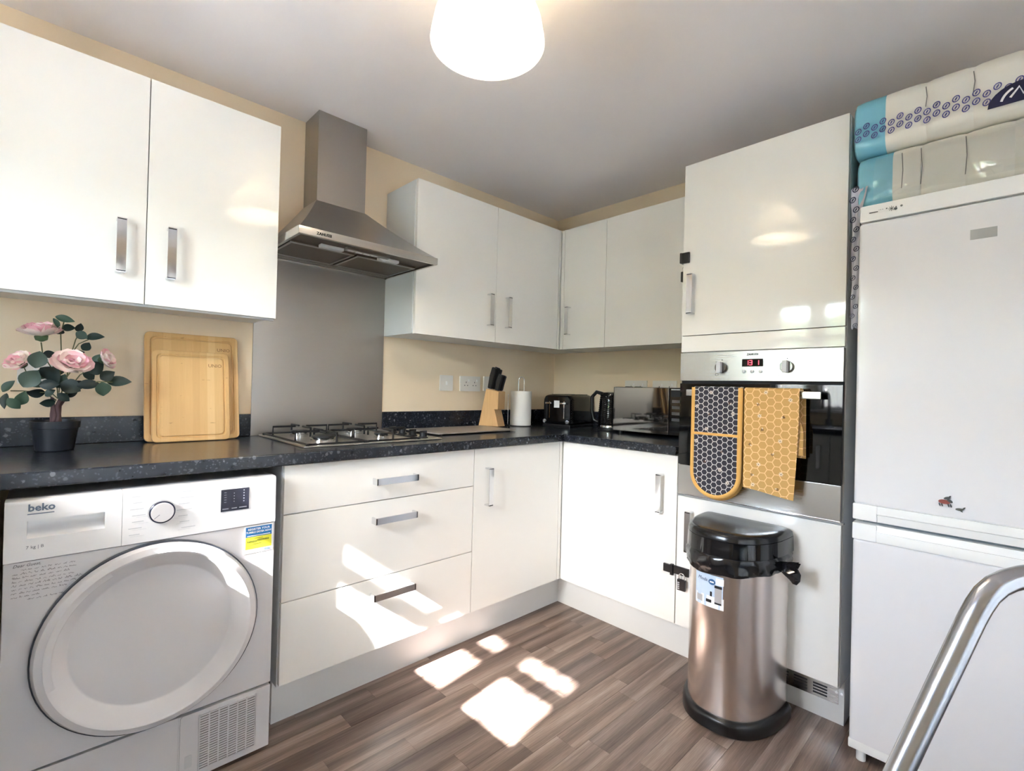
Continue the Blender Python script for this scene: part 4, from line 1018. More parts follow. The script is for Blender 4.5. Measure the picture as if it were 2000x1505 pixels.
# pocket prints: little bees and daisies, flat print
def bees(bm_d, bm_w, x, lst, s=1.0):
    for i, (y, z, kind) in enumerate(lst):
        fm = frame('-x', (x, y, z)) @ Matrix.Rotation(0.7 * ((i * 37) % 7 - 3), 4, 'Z')
        if kind == 'b':
            for k in (-1, 0, 1): prism(bm_d, [fm @ Vector((px * s, py * s, 0)) for px, py in blob(k * 0.0035, 0, 0.0011, 0.0045, 0, 8)], (-0.0004, 0, 0))
            prism(bm_w, [fm @ Vector((px * s, py * s, 0)) for px, py in blob(0.001, 0.006, 0.002, 0.004, 0.5, 8)], (-0.0003, 0, 0))
        else:
            for k in range(6):
                a = k * math.pi / 3; prism(bm_w, [fm @ Vector((px * s, py * s, 0)) for px, py in blob(0.005 * math.cos(a), 0.005 * math.sin(a), 0.0036, 0.002, a, 8)], (-0.0003, 0, 0))
            prism(bm_d, [fm @ Vector((px * s, py * s, 0)) for px, py in blob(0, 0, 0.0017, 0.0017, 0, 8)], (-0.0005, 0, 0))
bd, bw = bmesh.new(), bmesh.new()
bees(bd, bw, GX - 0.0125, [(-1.40, 1.14, 'f'), (-1.345, 1.085, 'f'), (-1.395, 1.055, 'b'), (-1.485, 1.062, 'f'), (-1.47, 1.10, 'b'), (-1.385, 0.998, 'f'), (-1.345, 0.948, 'f'), (-1.445, 0.915, 'b'), (-1.38, 0.87, 'b'), (-1.44, 0.845, 'f'), (-1.355, 0.805, 'b'), (-1.47, 0.80, 'f')])
stuff(finish('printed_flowers', bw, mat('pale print', (206, 196, 184), 0.9), gl)); stuff(finish('printed_bees', bd, mat('brown print', (96, 62, 40), 0.9), gl))
tl = thing('tea_towel', 'folded golden honeycomb print tea towel hung over the oven handle', 'towel', (-0.66, -1.615, 1.14))
def sheet(nm, m, poly_fn, x_fn, ny=14, nz=22, th=0.003):
    bm = bmesh.new(); g = []
    for i in range(ny + 1):
        s = i / ny; row = []
        for j in range(nz + 1):
            t = j / nz; y, z = poly_fn(s, t); row.append(bm.verts.new((x_fn(s, t), y, z)))
        g.append(row)
    fs = []
    for a, b in zip(g, g[1:]):
        for j in range(nz): fs.append(bm.faces.new((a[j], b[j], b[j + 1], a[j + 1])))
    bmesh.ops.recalc_face_normals(bm, faces=bm.faces)
    bmesh.ops.solidify(bm, geom=bm.faces[:], thickness=th)
    return finish(nm, bm, m, tl, 40)
def tf(s, t):
    yl, yr = -1.522 - 0.004 * t, -1.705 + 0.012 * t ** 2
    zb = 0.795 - 0.022 * s
    return (yl + (yr - yl) * s, 1.158 + (zb - 1.158) * t)
def tx(s, t):
    fold = 0.006 * math.exp(-((s - 0.72 - 0.4 * (0.45 - t)) / 0.10) ** 2) * (1 if 0.3 < t < 0.62 else 0.2)
    return GX - 0.006 - 0.004 * math.sin(s * 3.1) - 0.004 * math.sin(s * 7 + t * 2) * t - fold
sheet('front_layer', M['hex_gold'], tf, tx)
sheet('rear_layer', M['hex_gold'], lambda s, t: (-1.53 - 0.183 * s - 0.004 * t, 1.15 + (0.918 - 1.15) * t), lambda s, t: OX - 0.026 - 0.003 * math.sin(s * 5))
sheet('folded_flap', M['hex_gold'], lambda s, t: (-1.655 - (0.062) * s * (0.35 + 0.65 * min(1, t * 1.6)), 1.155 + (0.93 - 1.155) * t), lambda s, t: GX + 0.004 + 0.002 * math.sin(s * 4), 6, 14, 0.002)
bm = bmesh.new(); prism(bm, [(x, -1.706, z) for x, z in [(GX - 0.010, 1.150)] + [(OX - 0.045 - 0.0225 * math.cos(a), 1.152 + 0.010 * math.sin(a)) for a in [math.pi * k / 10 for k in range(11)]] + [(OX - 0.024, 1.150), (OX - 0.034, 1.152), (OX - 0.052, 1.152)]], (0, 0.184, 0)); finish('folded_top', bm, M['hex_gold'], tl, 50)
bd, bw = bmesh.new(), bmesh.new()
bees(bd, bw, GX - 0.0155, [(-1.60, 1.145, 'f'), (-1.68, 1.12, 'f'), (-1.575, 1.10, 'b'), (-1.66, 1.06, 'b'), (-1.58, 1.06, 'f'), (-1.59, 1.01, 'b'), (-1.65, 0.975, 'f'), (-1.548, 0.955, 'b'), (-1.625, 0.925, 'b'), (-1.58, 0.885, 'f'), (-1.655, 0.86, 'f'), (-1.557, 0.845, 'b'), (-1.562, 0.81, 'f'), (-1.645, 0.805, 'b')], 0.95)
stuff(finish('printed_flowers', bw, mat('white grey print', (226, 212, 186), 0.9), tl)); stuff(finish('printed_bees', bd, mat('dark bee print', (70, 52, 36), 0.9), tl))

# ------------------------------------------------------------------ chopping boards leaning on the wall
def cboard(label, xc, yb, yt, w, h, th, groove, txt, ts):
    root = thing('chopping_board', label, 'chopping board', (xc, yb, 0.9101)); ang = math.asin((yt - yb) / h)
    m = Matrix.Translation((xc, yb, 0.9101 + th * math.sin(ang))) @ Matrix.Rotation(-ang, 4, 'X')
    bm = bmesh.new(); pts = rrect(w, h, 0.018, 5)
    def ringv(s, yy): return [bm.verts.new((x * (w / 2 - s) / (w / 2), yy, (z * (h / 2 - s) / (h / 2)) + h / 2)) for x, z in pts]
    rs = [ringv(0.002, th), ringv(0, th - 0.002), ringv(0, 0.002), ringv(0.002, 0), ringv(groove, 0), ringv(groove + 0.003, 0.004), ringv(groove + 0.006, 0.004), ringv(groove + 0.009, 0)]
    for a, b in zip(rs, rs[1:]):
        for i in range(len(a)): bm.faces.new((a[i], a[(i + 1) % len(a)], b[(i + 1) % len(b)], b[i]))
    bm.faces.new(rs[0][::-1]); bm.faces.new(rs[-1])
    bmesh.ops.transform(bm, matrix=m, verts=bm.verts)
    b_ = finish('board', bm, M['bamboo'], root, 40)
    tm = m @ Matrix(((1, 0, 0, w / 2 - groove - 0.016 - ts * 1.1), (0, 0, -1, -0.0004), (0, 1, 0, h - groove - 0.045), (0, 0, 0, 1)))
    text('burnt_lettering', txt, ts, '', None, mat('burnt brown', (142, 100, 56), 0.7), root, 'CENTER', 0.0, mtx=tm)
    return root
cboard('larger bamboo chopping board, rearmost of the two, leaning on the wall', -2.128, -0.088, -0.018, 0.305, 0.405, 0.016, 0.016, 'UNIO', 0.018)
cboard('smaller bamboo chopping board leaning on the front of the larger one', -2.139, -0.118, -0.060, 0.247, 0.337, 0.015, 0.013, 'UNIO', 0.018)

# ------------------------------------------------------------------ artificial rose plant
PX, PY = -2.512, -0.165
rp = thing('rose_plant', 'artificial pink rose bush in a black pot beside the chopping boards', 'plant', (PX, PY, 0.91))
bm = bmesh.new(); lathe(bm, [(0.043, 0.9102), (0.045, 0.912), (0.053, 0.975), (0.053, 0.978), (0.0575, 0.979), (0.059, 1.0), (0.0565, 1.001), (0.052, 0.985), (0.0, 0.983)], (PX, PY, 0), 36, close=False)
finish('pot', bm, mat('dark blue black pot', (30, 34, 42), 0.4), rp, 40)
bm = bmesh.new(); lathe(bm, [(0.0535, 0.984), (0.03, 0.990), (0.001, 0.992)], (PX, PY, 0), 24, close=False); finish('soil', bm, mat('dark soil', (34, 28, 26), 0.9), rp, 180)
def PP(u, v, d=0.0): return Vector((PX + (u - 440) / 3.846 / 868, PY + d, 0.905 + (1150 - v) / 3.846 / 640))
bark = mat('purple brown stem', (86, 64, 66), 0.8); twig = mat('olive twig', (94, 96, 62), 0.7)
bm = bmesh.new(); random.seed(5)
for k in range(5):
    a = k * 1.26; tube(bm, [(PX + 0.009 * math.cos(a), PY + 0.009 * math.sin(a), 0.985), (PX + 0.008 * math.cos(a + 0.6), PY + 0.008 * math.sin(a + 0.6), 1.02), PP(440 + 28 * math.cos(a), 800, 0.01 * math.sin(a)), PP(455 + 60 * math.cos(a), 740, 0.02 * math.sin(a))], 0.006, 7, rad=[0.0065, 0.006, 0.005, 0.0035])
finish('stem', bm, bark, rp, 60)
LEAF = [(490, 137, 125, 58, -15, 0), (420, 180, 90, 40, -60, -.02), (520, 205, 85, 75, 10, .01), (597, 190, 75, 62, 80, .0), (620, 255, 85, 72, -30, -.02), (730, 265, 125, 74, 5, -.01), (660, 335, 80, 70, 60, .01), (598, 390, 95, 72, 20, .02), (440, 225, 60, 90, 80, .02),
        (295, 460, 140, 115, 80, -.05), (375, 412, 80, 60, 10, -.02), (250, 600, 155, 130, 60, -.05), (385, 570, 160, 120, -50, -.03), (735, 500, 125, 120, 30, -.02), (838, 560, 118, 92, 35, -.03), (940, 610, 170, 92, -3, -.02), (797, 668, 120, 112, -80, -.03),
        (685, 640, 155, 85, 12, -.03), (610, 628, 130, 88, 20, -.01), (545, 655, 140, 120, -30, -.03), (100, 658, 110, 66, 50, -.02), (82, 765, 125, 56, -85, -.02), (192, 740, 120, 82, 75, -.03), (138, 780, 110, 70, -50, -.03), (285, 700, 120, 76, 170, -.02),
        (375, 772, 96, 74, 190, -.02), (395, 702, 80, 62, 30, -.05), (490, 732, 100, 62, -40, -.05), (385, 640, 120, 80, 5, -.06), (470, 610, 130, 90, 70, -.02), (560, 700, 110, 66, 40, .02), (330, 560, 110, 80, 20, .02), (640, 470, 100, 74, 15, .03), (520, 450, 110, 80, 60, .03), (690, 560, 110, 80, -40, .03), (300, 650, 100, 72, 200, .03), (450, 520, 110, 90, 20, .04), (760, 430, 90, 66, 70, .03)]
bm = bmesh.new(); rows = []
for t, wv in ((0, 0.02), (0.06, 0.18), (0.15, 0.33), (0.26, 0.45), (0.38, 0.5), (0.52, 0.49), (0.66, 0.42), (0.79, 0.30), (0.9, 0.16), (0.96, 0.07), (1.0, 0.01)):
    rows.append([bm.verts.new((t - 0.5, s * wv, 0.10 * abs(s) * wv * 2 + 0.10 * math.sin(t * 2.6))) for s in (-1, -0.5, 0, 0.5, 1)])
for a, b in zip(rows, rows[1:]):
    for j in range(4): bm.faces.new((a[j], a[j + 1], b[j + 1], b[j]))
lm = bpy.data.meshes.new('leaf'); bm.to_mesh(lm); bm.free()
leaf_m = mat('dark green leaf', (46, 66, 54), 0.5); t = NT(leaf_m); oi = t.n('ShaderNodeObjectInfo')
t.l(t.ramp(oi.outputs['Random'], [(0, lin((26, 38, 36))), (0.6, lin((38, 56, 47))), (1, lin((66, 92, 72)))]), t.b.inputs['Base Color'])
lm.materials.append(leaf_m)
for p in lm.polygons: p.use_smooth = True
def inst(name, me, mw, parent):
    o = bpy.data.objects.new(name, me); COL.objects.link(o); o.parent = parent
    o.matrix_local = Matrix.Translation(-wloc(parent)) @ mw; return o
random.seed(9); tw_bm = bmesh.new(); hub = PP(460, 740, 0)
def leaf_at(u, v, L, w, a, d):
    c = PP(u, v, d); k = 1 / 3.846 / 760
    return Matrix.Translation(c) @ frame('-y', (0, 0, 0)) @ Matrix.Rotation(math.radians(a), 4, 'Z') @ Matrix.Rotation(random.uniform(-0.6, 0.6), 4, 'X') @ Matrix.Rotation(random.uniform(-0.35, 0.35), 4, 'Y') @ Matrix.Diagonal((L * k * 1.12, w * k * 1.12, L * k, 1))
for q in LEAF: inst('leaf', lm, leaf_at(*q), rp)
for path in ([(455, 745, 0), (430, 560, .01), (330, 420, -.01), (315, 330, -.03)], [(470, 745, 0), (500, 600, -.02), (540, 540, -.05)], [(450, 745, 0), (330, 640, -.02), (220, 560, -.02), (190, 500, -.02)], [(480, 745, 0), (620, 560, .01), (780, 470, 0)],
             [(470, 740, 0), (520, 560, .02), (540, 420, .01), (575, 290, 0), (600, 240, 0)], [(545, 400, .01), (600, 320, 0), (700, 270, 0)], [(490, 740, 0), (600, 640, -.02), (760, 610, -.03), (880, 612, -.03)], [(440, 760, 0), (350, 700, -.02), (200, 690, -.02), (110, 690, -.02)], [(460, 700, 0), (470, 420, .02), (460, 250, .02), (480, 160, 0)]):
    tube(tw_bm, [PP(*p) for p in path], 0.0016, 6)
finish('twig', tw_bm, twig, rp, 60)
bm = bmesh.new(); rows = []
for t, wv in ((0, 0.10), (0.3, 0.40), (0.6, 0.55), (0.85, 0.48), (1.0, 0.22)):
    rows.append([bm.verts.new((s * wv, t, 0.42 * t * t * 0.6 + 0.22 * abs(s) * wv + (0.06 * s * s if t > 0.8 else 0))) for s in (-1, -0.5, 0, 0.5, 1)])
for a, b in zip(rows, rows[1:]):
    for j in range(4): bm.faces.new((a[j], a[j + 1], b[j + 1], b[j]))
ptm = bpy.data.meshes.new('petal'); bm.to_mesh(ptm); bm.free()
for p in ptm.polygons: p.use_smooth = True
pet_m = mat('pink edged petal', (236, 200, 196), 0.7, Subsurface_Weight=0.0); t = NT(pet_m); sp = t.n('ShaderNodeSeparateXYZ'); t.l(t.pos(kind='Object'), sp.inputs[0]); oi = t.n('ShaderNodeObjectInfo')
f = t.math('ADD', t.math('MULTIPLY', sp.outputs[1], 0.55), t.math('MULTIPLY', oi.outputs['Random'], 0.55), True)
t.l(t.ramp(f, [(0.25, lin((250, 244, 232))), (0.62, lin((246, 228, 220))), (0.95, lin((230, 170, 180)))]), t.b.inputs['Base Color']); ptm.materials.append(pet_m)
sepal = mat('green sepal', (74, 96, 62), 0.7)
def bloom(u, v, d, size, tilt, face, n=22, label=None):
    c = PP(u, v, d); k = size / 3.846 / 760
    bm = bmesh.new(); up = Vector(face).normalized(); q = up.to_track_quat('Z', 'Y').to_matrix().to_4x4()
    lathe(bm, [(0.02 * k * 2, -0.15 * k), (0.14 * k, -0.10 * k), (0.16 * k, 0.0), (0.05 * k, 0.14 * k)], seg=10, mtx=Matrix.Translation(c) @ q)
    b_ = finish('bloom', bm, sepal, rp, 60)
    if label: b_['label'] = label
    i = 0
    for rg, (cnt, L, el) in enumerate(((7, 0.52, 12), (6, 0.46, 34), (5, 0.38, 56), (4, 0.28, 74))):
        for j in range(cnt):
            a = 2 * math.pi * (j + 0.5 * (rg % 2)) / cnt + random.uniform(-0.12, 0.12)
            mw = Matrix.Translation(c) @ q @ Matrix.Rotation(a, 4, 'Z') @ Matrix.Rotation(math.radians(el + random.uniform(-8, 8)), 4, 'X') @ Matrix.Diagonal((L * k * 0.95, L * k, L * k * 0.9, 1))
            inst('petal', ptm, mw, b_)
bloom(315, 285, -0.03, 300, 0, (-0.1, -0.25, 0.9)); bloom(540, 505, -0.07, 300, 0, (0.15, -0.75, 0.75)); bloom(185, 495, -0.02, 220, 0, (-0.5, -0.5, 0.6)); bloom(790, 440, -0.02, 210, 0, (0.75, -0.5, 0.35))

# ------------------------------------------------------------------ knife block, knives
kb = thing('knife_block', 'pale wooden knife block in front of the dark upstand', 'knife block', (-0.70, -0.16, 0.9216))
ka = math.radians(-75); KM = Matrix.Translation((-0.698, -0.165, 0.9216)) @ Matrix.Rotation(ka, 4, 'Z')
side = [(-0.078, 0.0), (0.055, 0.0), (0.028, 0.095), (0.050, 0.095), (0.052, 0.195), (-0.032, 0.210)]
# local: s runs along x (towards the viewer's right), thickness along y
bm = bmesh.new(); prism(bm, [(s, -0.036, z) for s, z in side], (0, 0.072, 0), mtx=KM)
bmesh.ops.bevel(bm, geom=bm.edges[:], offset=0.0015, segments=1, affect='EDGES'); finish('block', bm, M['block_wood'], kb, 30)
# ------------------------------------------------------------------ glass worktop saver under it
gb = thing('worktop_saver', 'thin grey textured glass chopping board lying right of the hob', 'chopping board', (-0.99, -0.25, 0.91))
gm = mat('grey textured glass', (150, 138, 130), 0.28); t = NT(gm); t.bump(t.noise(t.pos((1, 1, 1)), 120, 2), 0.5, 0.002); t.l(t.mix(t.noise(t.pos((5, 16, 1)), 2, 3), lin((120, 112, 106)), lin((172, 160, 150))), t.b.inputs['Base Color'])
bm = bmesh.new(); prism(bm, [(-0.985 + x, -0.248 + y, 0.9165) for x, y in rrect(0.50, 0.285, 0.012)], (0, 0, 0.005)); finish('glass_sheet', bm, gm, gb, 40)
bm = bmesh.new()
for x in (-1.2, -0.77):
    for y in (-0.365, -0.13): cyl(bm, (x, y, 0.9101), (0, 0, 1), 0.010, 0.0066, 12)
finish('rubber_foot', bm, M['rubber'], gb, 40)
KN = [(-0.014, -0.021, 0.040, 0.125, 'black kitchen knife, furthest left of the back row in the block'), (-0.010, 0.0, 0.040, 0.128, 'black kitchen knife, middle of the back row in the block'), (-0.008, 0.021, 0.040, 0.120, 'black kitchen knife, furthest right of the back row in the block'),
      (0.030, -0.014, 0.034, 0.095, 'shorter black kitchen knife at the front left of the block'), (0.032, 0.013, 0.034, 0.092, 'shorter black kitchen knife at the front right of the block')]
lean = Matrix.Rotation(math.radians(11), 4, 'Y')
for s, w_, wd, L, lb_ in KN:
    zb = 0.206 - (s + 0.02) * 0.21
    loc = KM @ Vector((s, w_, zb)); k = thing('kitchen_knife', lb_, 'knife', loc, None); m = Matrix.Translation(loc) @ Matrix.Rotation(ka, 4, 'Z') @ lean
    bm = bmesh.new(); prof = [(-0.015, 0.006), (0.012, 0.006), (0.015, L * 0.5), (0.021, L), (-0.010, L + 0.004), (-0.017, L * 0.6)]
    prism(bm, [(x, -0.0095, z) for x, z in prof], (0, 0.019, 0), mtx=m); bmesh.ops.bevel(bm, geom=bm.edges[:], offset=0.003, segments=2, affect='EDGES'); finish('knife_handle', bm, M['black_plastic'], k, 50)
    bm = bmesh.new(); box(bm, -0.010, 0.009, -0.0012, 0.0012, -0.0005, 0.008, mtx=m); finish('blade', bm, M['chrome'], k)

# ------------------------------------------------------------------ kitchen roll on holder
kx, ky = -0.452, -0.135
kh = thing('kitchen_roll_holder', 'chrome wire kitchen roll holder with a looped top by the corner', 'roll holder', (kx, ky, 0.91))
bm = bmesh.new(); lathe(bm, [(0.070, 0.9101), (0.070, 0.914), (0.066, 0.916)], (kx, ky, 0), 36); finish('base', bm, M['black_plastic'], kh, 40)
bm = bmesh.new(); tube(bm, [(kx - 0.012, ky + 0.012, 0.914), (kx - 0.012, ky + 0.012, 1.185)] + [(kx - 0.012 * math.cos(a), ky + 0.012 * math.cos(a), 1.185 + 0.022 * math.sin(a)) for a in [math.pi * k / 8 for k in range(1, 8)]] + [(kx + 0.012, ky - 0.012, 1.185), (kx + 0.012, ky - 0.012, 0.914)], 0.0028, 8)
tube(bm, [(kx - 0.055, ky + 0.055, 0.914), (kx - 0.055, ky + 0.055, 1.10)], 0.0025, 8); finish('wire_loop', bm, M['chrome'], kh, 60)
bm = bmesh.new(); lathe(bm, [(0.020, 0.9165), (0.062, 0.9165), (0.0635, 0.920), (0.0635, 1.118), (0.062, 1.1215), (0.020, 1.1215)], (kx, ky, 0), 48, close=False)
for a, b in ((0, 0),): pass
lathe(bm, [(0.020, 0.9165), (0.020, 1.1215)], (kx, ky, 0), 48, close=False); tag(finish('kitchen_roll', bm, M['paper'], None, 40, (kx, ky, 0.917)), 'white kitchen paper roll standing on the wire holder', 'paper roll')

# ------------------------------------------------------------------ toaster
tm_ = Matrix.Translation((-0.19, -0.29, 0.9102)) @ Matrix.Rotation(math.radians(10), 4, 'Z')
to = thing('toaster', 'black gloss four slice toaster in the corner of the worktop', 'toaster', (-0.19, -0.29, 0.9102))
def loc(bm): bmesh.ops.transform(bm, matrix=tm_, verts=bm.verts)
bm = bmesh.new(); rr = []
for x in (-0.140, -0.132, -0.10, 0.12, 0.135, 0.142):
    k = {-0.140: 0.92, -0.132: 0.97, 0.135: 0.97, 0.142: 0.92}.get(x, 1.0); rr.append([bm.verts.new((x, y * k, 0.014 + (z + 0.0915) * k)) for y, z in rrect(0.196, 0.183, 0.032, 6)])
for a, b in zip(rr, rr[1:]):
    for i in range(len(a)): bm.faces.new((a[i], a[(i + 1) % len(a)], b[(i + 1) % len(b)], b[i]))
bm.faces.new(rr[0]); bm.faces.new(rr[-1]); loc(bm); finish('body', bm, M['black_gloss'], to, 40)
bm = bmesh.new(); box(bm, -0.145, 0.145, -0.095, 0.095, 0.0, 0.018, bevel=0.004, mtx=tm_); finish('base', bm, M['black_plastic'], to, 40)
for y in (-0.05, 0.05):
    bm = bmesh.new(); box(bm, -0.1415, -0.1395, y - 0.003, y + 0.003, 0.055, 0.155, mtx=tm_); finish('lever_slot', bm, M['chrome'], to)
    bm = bmesh.new(); box(bm, -0.160, -0.140, y - 0.020, y + 0.020, 0.138, 0.150, bevel=0.003, mtx=tm_); finish('lever', bm, M['chrome'], to, 40)
    bm = bmesh.new(); box(bm, -0.08, 0.11, y * 0.9 - 0.028, y * 0.9 + 0.028, 0.196, 0.1985, mtx=tm_); finish('bread_slot', bm, M['dark'], to)
    bm = bmesh.new(); cyl(bm, tm_ @ Vector((-0.140, y * 1.55, 0.035)), tm_.to_3x3() @ Vector((-1, 0, 0)), 0.013, 0.014, 18, bevel=0.003); finish('browning_knob', bm, M['chrome'], to, 40)
bm = bmesh.new(); random.seed(2)
for i in range(11):
    for j in range(3):
        bmesh.ops.create_uvsphere(bm, u_segments=6, v_segments=4, radius=0.006, matrix=tm_ @ Matrix.Translation((-0.128 + j * 0.009, -0.0955, 0.03 + i * 0.0135 + (j % 2) * 0.006)) @ Matrix.Diagonal((0.8, 0.5, 1, 1)))
stuff(finish('raised_texture', bm, M['black_gloss'], to, 180))
bm = bmesh.new(); box(bm, -0.1425, -0.1395, -0.018, 0.018, 0.118, 0.160, mtx=tm_); finish('white_label', bm, M['print_white'], to)
# ------------------------------------------------------------------ kettle
kc = (-0.185, -0.602)
ke = thing('kettle', 'black textured kettle between the toaster and the microwave', 'kettle', (*kc, 0.9102))
bm = bmesh.new(); lathe(bm, [(0.072, 0.9102), (0.076, 0.914), (0.076, 0.922), (0.070, 0.926)], (*kc, 0), 32); finish('power_base', bm, M['black_plastic'], ke, 40)
bm = bmesh.new(); lathe(bm, [(0.072, 0.9265), (0.0735, 0.929), (0.0735, 0.938), (0.0725, 0.94)], (*kc, 0), 32); finish('chrome_band', bm, M['chrome'], ke, 40)
bm = bmesh.new(); lathe(bm, [(0.071, 0.940), (0.070, 1.0), (0.064, 1.08), (0.058, 1.115), (0.050, 1.126), (0.02, 1.130), (0.001, 1.130)], (*kc, 0), 40, close=False)
prism(bm, [(kc[0] - 0.010, kc[1] - 0.05, 1.112), (kc[0] + 0.010, kc[1] - 0.05, 1.112), (kc[0] + 0.004, kc[1] - 0.078, 1.118), (kc[0] - 0.004, kc[1] - 0.078, 1.118)], (0, 0.0, -0.05)); finish('body', bm, M['black_gloss'], ke, 40)
bm = bmesh.new()
for i in range(15):
    z = 0.948 + i * 0.0115; r = 0.0712 - 0.012 * (i / 14) ** 1.6
    tube(bm, [(kc[0] + (r + 0.001) * math.cos(a), kc[1] + (r + 0.001) * math.sin(a), z + 0.003 * math.sin(a * 14)) for a in [2 * math.pi * k / 56 for k in range(56)]], 0.0022, 5, closed=True)
stuff(finish('raised_texture', bm, M['black_gloss'], ke, 60))
bm = bmesh.new(); tube(bm, [(kc[0] - 0.02, kc[1] + 0.045, 1.118), (kc[0] - 0.025, kc[1] + 0.085, 1.128), (kc[0] - 0.03, kc[1] + 0.112, 1.10), (kc[0] - 0.03, kc[1] + 0.112, 1.02), (kc[0] - 0.026, kc[1] + 0.10, 0.965), (kc[0] - 0.02, kc[1] + 0.066, 0.952)], 0.011, 10); finish('handle', bm, M['black_plastic'], ke, 60)
# ------------------------------------------------------------------ microwave
mw = thing('microwave', 'black microwave with a mirrored door between kettle and oven tower', 'microwave', (-0.17, -0.93, 0.91))
bxo('casing', M['black_plastic'], mw, -0.285, -0.03, -1.165, -0.695, 0.926, 1.160, bevel=0.004)
bxo('mirror_door', mat('tinted mirror glass', (120, 116, 112), 0.04, 0.95), mw, -0.300, -0.286, -1.022, -0.696, 0.925, 1.158, bevel=0.002)
cpn = bxo('control_panel', M['black_gloss'], mw, -0.300, -0.286, -1.165, -1.026, 0.925, 1.158, bevel=0.002)
for i in range(4):
    bxo('key', mat('dark silver key', (96, 96, 98), 0.3, 0.8), cpn, -0.3025, -0.2995, -1.145, -1.04, 1.085 - i * 0.030, 1.099 - i * 0.030, bevel=0.001)
bxo('clock_window', M['dark'], cpn, -0.3015, -0.2995, -1.15, -1.035, 1.115, 1.145)
bxo('silver_strip', M['grey_plastic'], cpn, -0.302, -0.2995, -1.15, -1.035, 1.148, 1.153)
bm = bmesh.new()
for x in (-0.26, -0.06):
    for y in (-1.14, -0.72): cyl(bm, (x, y, 0.9101), (0, 0, 1), 0.012, 0.017, 12)
finish('foot', bm, M['rubber'], mw)

# ------------------------------------------------------------------ sockets and switches
def plate(label, side, a, z, w, gangs, switches=True, cat='socket', h=0.087):
    c = (a, -0.0005, z) if side == '-y' else (-0.0005, a, z)
    root = thing('wall_socket' if cat == 'socket' else 'wall_switch', label, cat, c); m = frame(side, c)
    bm = bmesh.new(); prism(bm, [(x, y, 0) for x, y in rrect(w, h, 0.004, 3)], (0, 0, 0.008), mtx=m); pl_ = finish('plate', bm, M['socket'], root, 40)
    for g in range(gangs):
        gx = (g - (gangs - 1) / 2) * 0.062
        bm = bmesh.new(); box(bm, gx + (0.012 if cat == 'socket' and gangs > 1 else -0.006), gx + (0.022 if cat == 'socket' and gangs > 1 else 0.006), 0.012 if cat == 'socket' else -0.010, 0.026 if cat == 'socket' else 0.010, 0.008, 0.0105, bevel=0.001, mtx=m); finish('rocker', bm, M['white_plastic'], pl_, 40)
        if cat == 'socket':
            bm = bmesh.new()
            for b in ((-0.002, 0.002, 0.004, 0.012), (-0.014, -0.007, -0.012, -0.008), (0.007, 0.014, -0.012, -0.008)): box(bm, gx + b[0], gx + b[1], b[2], b[3], 0.0078, 0.0083, mtx=m)
            finish('pin_holes', bm, M['dark'], pl_)
    return root
plate('white single switch plate on the hob wall beside the splashback', '-y', -0.916, 1.157, 0.087, 1, cat='switch')
plate('white double socket on the hob wall left of the knives', '-y', -0.746, 1.157, 0.150, 2)
plate('white single switch plate on the hob wall half hidden behind the knives', '-y', -0.600, 1.160, 0.087, 1, cat='switch')
s1 = plate('white double socket on the right wall above the kettle side of the microwave', '-x', -0.650, 1.158, 0.147, 2)
s2 = plate('white double socket on the right wall nearest the oven tower', '-x', -0.835, 1.158, 0.147, 2)
plate('white single switch plate on the wall behind the rose plant', '-y', -2.56, 1.155, 0.087, 1, cat='switch')
for i, (y, lb_) in enumerate(((-0.618, 'black plug nearer the corner in the right wall socket above the microwave'), (-0.682, 'black plug further from the corner in the right wall socket above the microwave'))):
    bm = bmesh.new(); box(bm, -0.048, -0.0092, y - 0.022, y + 0.022, 1.122, 1.166, bevel=0.008, seg=3)
    tag(finish('mains_plug', bm, M['black_plastic'], None, 40, (-0.03, y, 1.145)), lb_, 'plug')

# ------------------------------------------------------------------ pendant lamp
lx, ly = -1.715, -1.245
pd = thing('pendant_lamp', 'white bell shaped pendant lamp lit under the ceiling', 'pendant lamp', (lx, ly, CE))
bm = bmesh.new(); outer = [(0.150, 2.040), (0.149, 2.052), (0.140, 2.098), (0.122, 2.14), (0.094, 2.18), (0.064, 2.21), (0.042, 2.232), (0.036, 2.25)]
lathe(bm, outer, (lx, ly, 0), 64, close=False); lathe(bm, [(r - 0.003, z) for r, z in outer], (lx, ly, 0), 64, close=False); finish('lamp_shade', bm, M['shade'], pd, 60)
bm = bmesh.new(); lathe(bm, [(0.040, CE - 0.001), (0.040, CE - 0.012), (0.028, CE - 0.022), (0.006, CE - 0.024), (0.006, 2.262), (0.020, 2.26), (0.022, 2.205), (0.016, 2.20)], (lx, ly, 0), 24); finish('rose_and_cord', bm, M['white_plastic'], pd, 40)
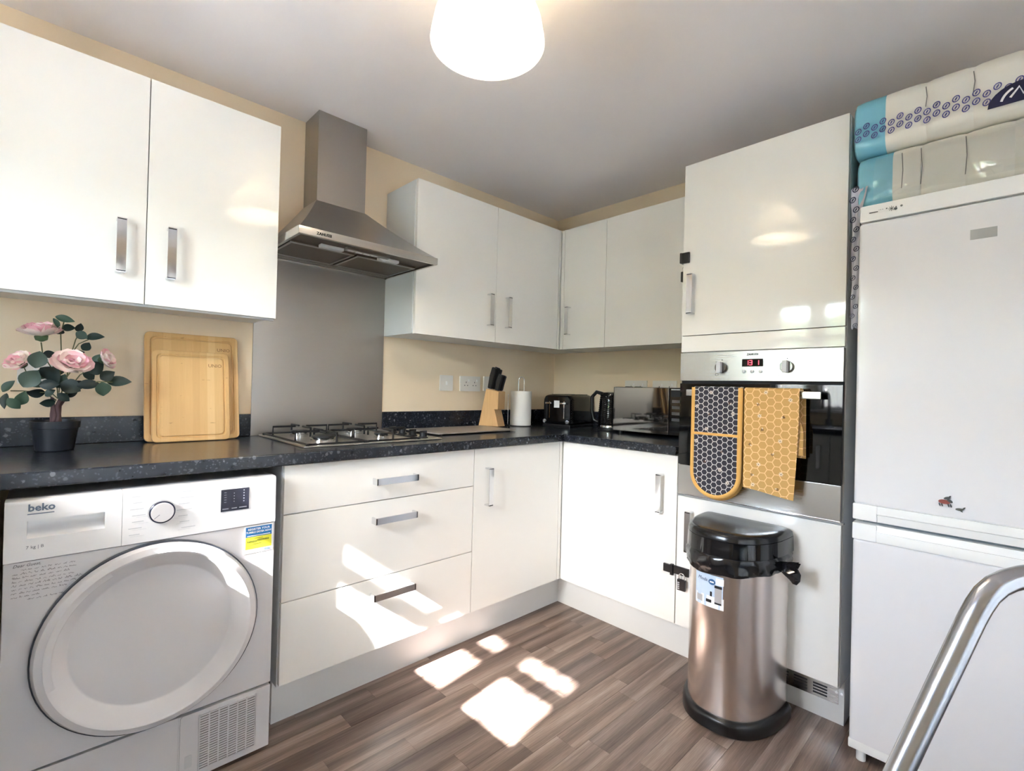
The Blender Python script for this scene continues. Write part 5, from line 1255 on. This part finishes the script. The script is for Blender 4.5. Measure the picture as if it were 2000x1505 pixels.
bm = bmesh.new(); lathe(bm, [(0.001, 2.088), (0.018, 2.092), (0.029, 2.108), (0.030, 2.122), (0.024, 2.145), (0.014, 2.165), (0.013, 2.198)], (lx, ly, 0), 24); finish('bulb', bm, M['bulb'], pd, 180)

# ------------------------------------------------------------------ tubular chair frame in the foreground
ch = thing('metal_chair', 'satin steel tube chair frame in the bottom right foreground', 'chair', (-1.75, -2.5, 0))
rv = Vector((0.7216, -0.6918, 0)); zv = Vector((0, 0, 1))
foot1 = Vector((-2.1361, -1.9133, 0)); corner = Vector((-1.8288, -2.2157, 0.9468)); rail_end = Vector((-1.47, -2.567, 0.975)); foot2 = Vector((-1.24, -2.79, 0))
curve = [Vector(p) for p in ((-1.8465, -2.1984, 0.912), (-1.8415, -2.2033, 0.9255), (-1.8362, -2.2086, 0.9370), (-1.8290, -2.2155, 0.9462), (-1.8201, -2.2240, 0.9523), (-1.8088, -2.2349, 0.9565), (-1.7861, -2.2566, 0.9612))]
def bend(p0, p1, p2, r, n=10):
    a = (p0 - p1).normalized(); b = (p2 - p1).normalized(); half = a.angle(b) / 2; t = r / math.tan(half); c = p1 + (a + b).normalized() * (r / math.sin(half))
    s_, e = p1 + a * t, p1 + b * t; out = []
    for k in range(n + 1):
        out.append((s_ - c).lerp(e - c, k / n).normalized() * r + c)
    return out
path = [foot1] + curve + bend(curve[-1], rail_end, foot2, 0.05, 10) + [foot2]
bm = bmesh.new(); tube(bm, path, 0.0112, 24); finish('back_frame', bm, M['satin_tube'], ch, 60)
back = Vector((-0.6918, -0.7216, 0))
for f in (foot1, foot2):
    bm = bmesh.new(); p = Vector((f.x, f.y, 0.0)) + back * 0.38; q = f.lerp(corner if f is foot1 else rail_end, 0.42); tube(bm, [q, Vector((p.x, p.y, 0.0))], 0.0115, 14); finish('leg', bm, M['satin_tube'], ch, 60)
q1 = foot1.lerp(corner, 0.42) + back * 0.02; q2 = foot2.lerp(rail_end, 0.42) + back * 0.02
bm = bmesh.new(); prism(bm, [q1 + zv * 0.0, q2 + zv * 0.0, q2 + back * 0.30 , q1 + back * 0.30], (0, 0, 0.022)); finish('seat', bm, M['black_plastic'], ch)
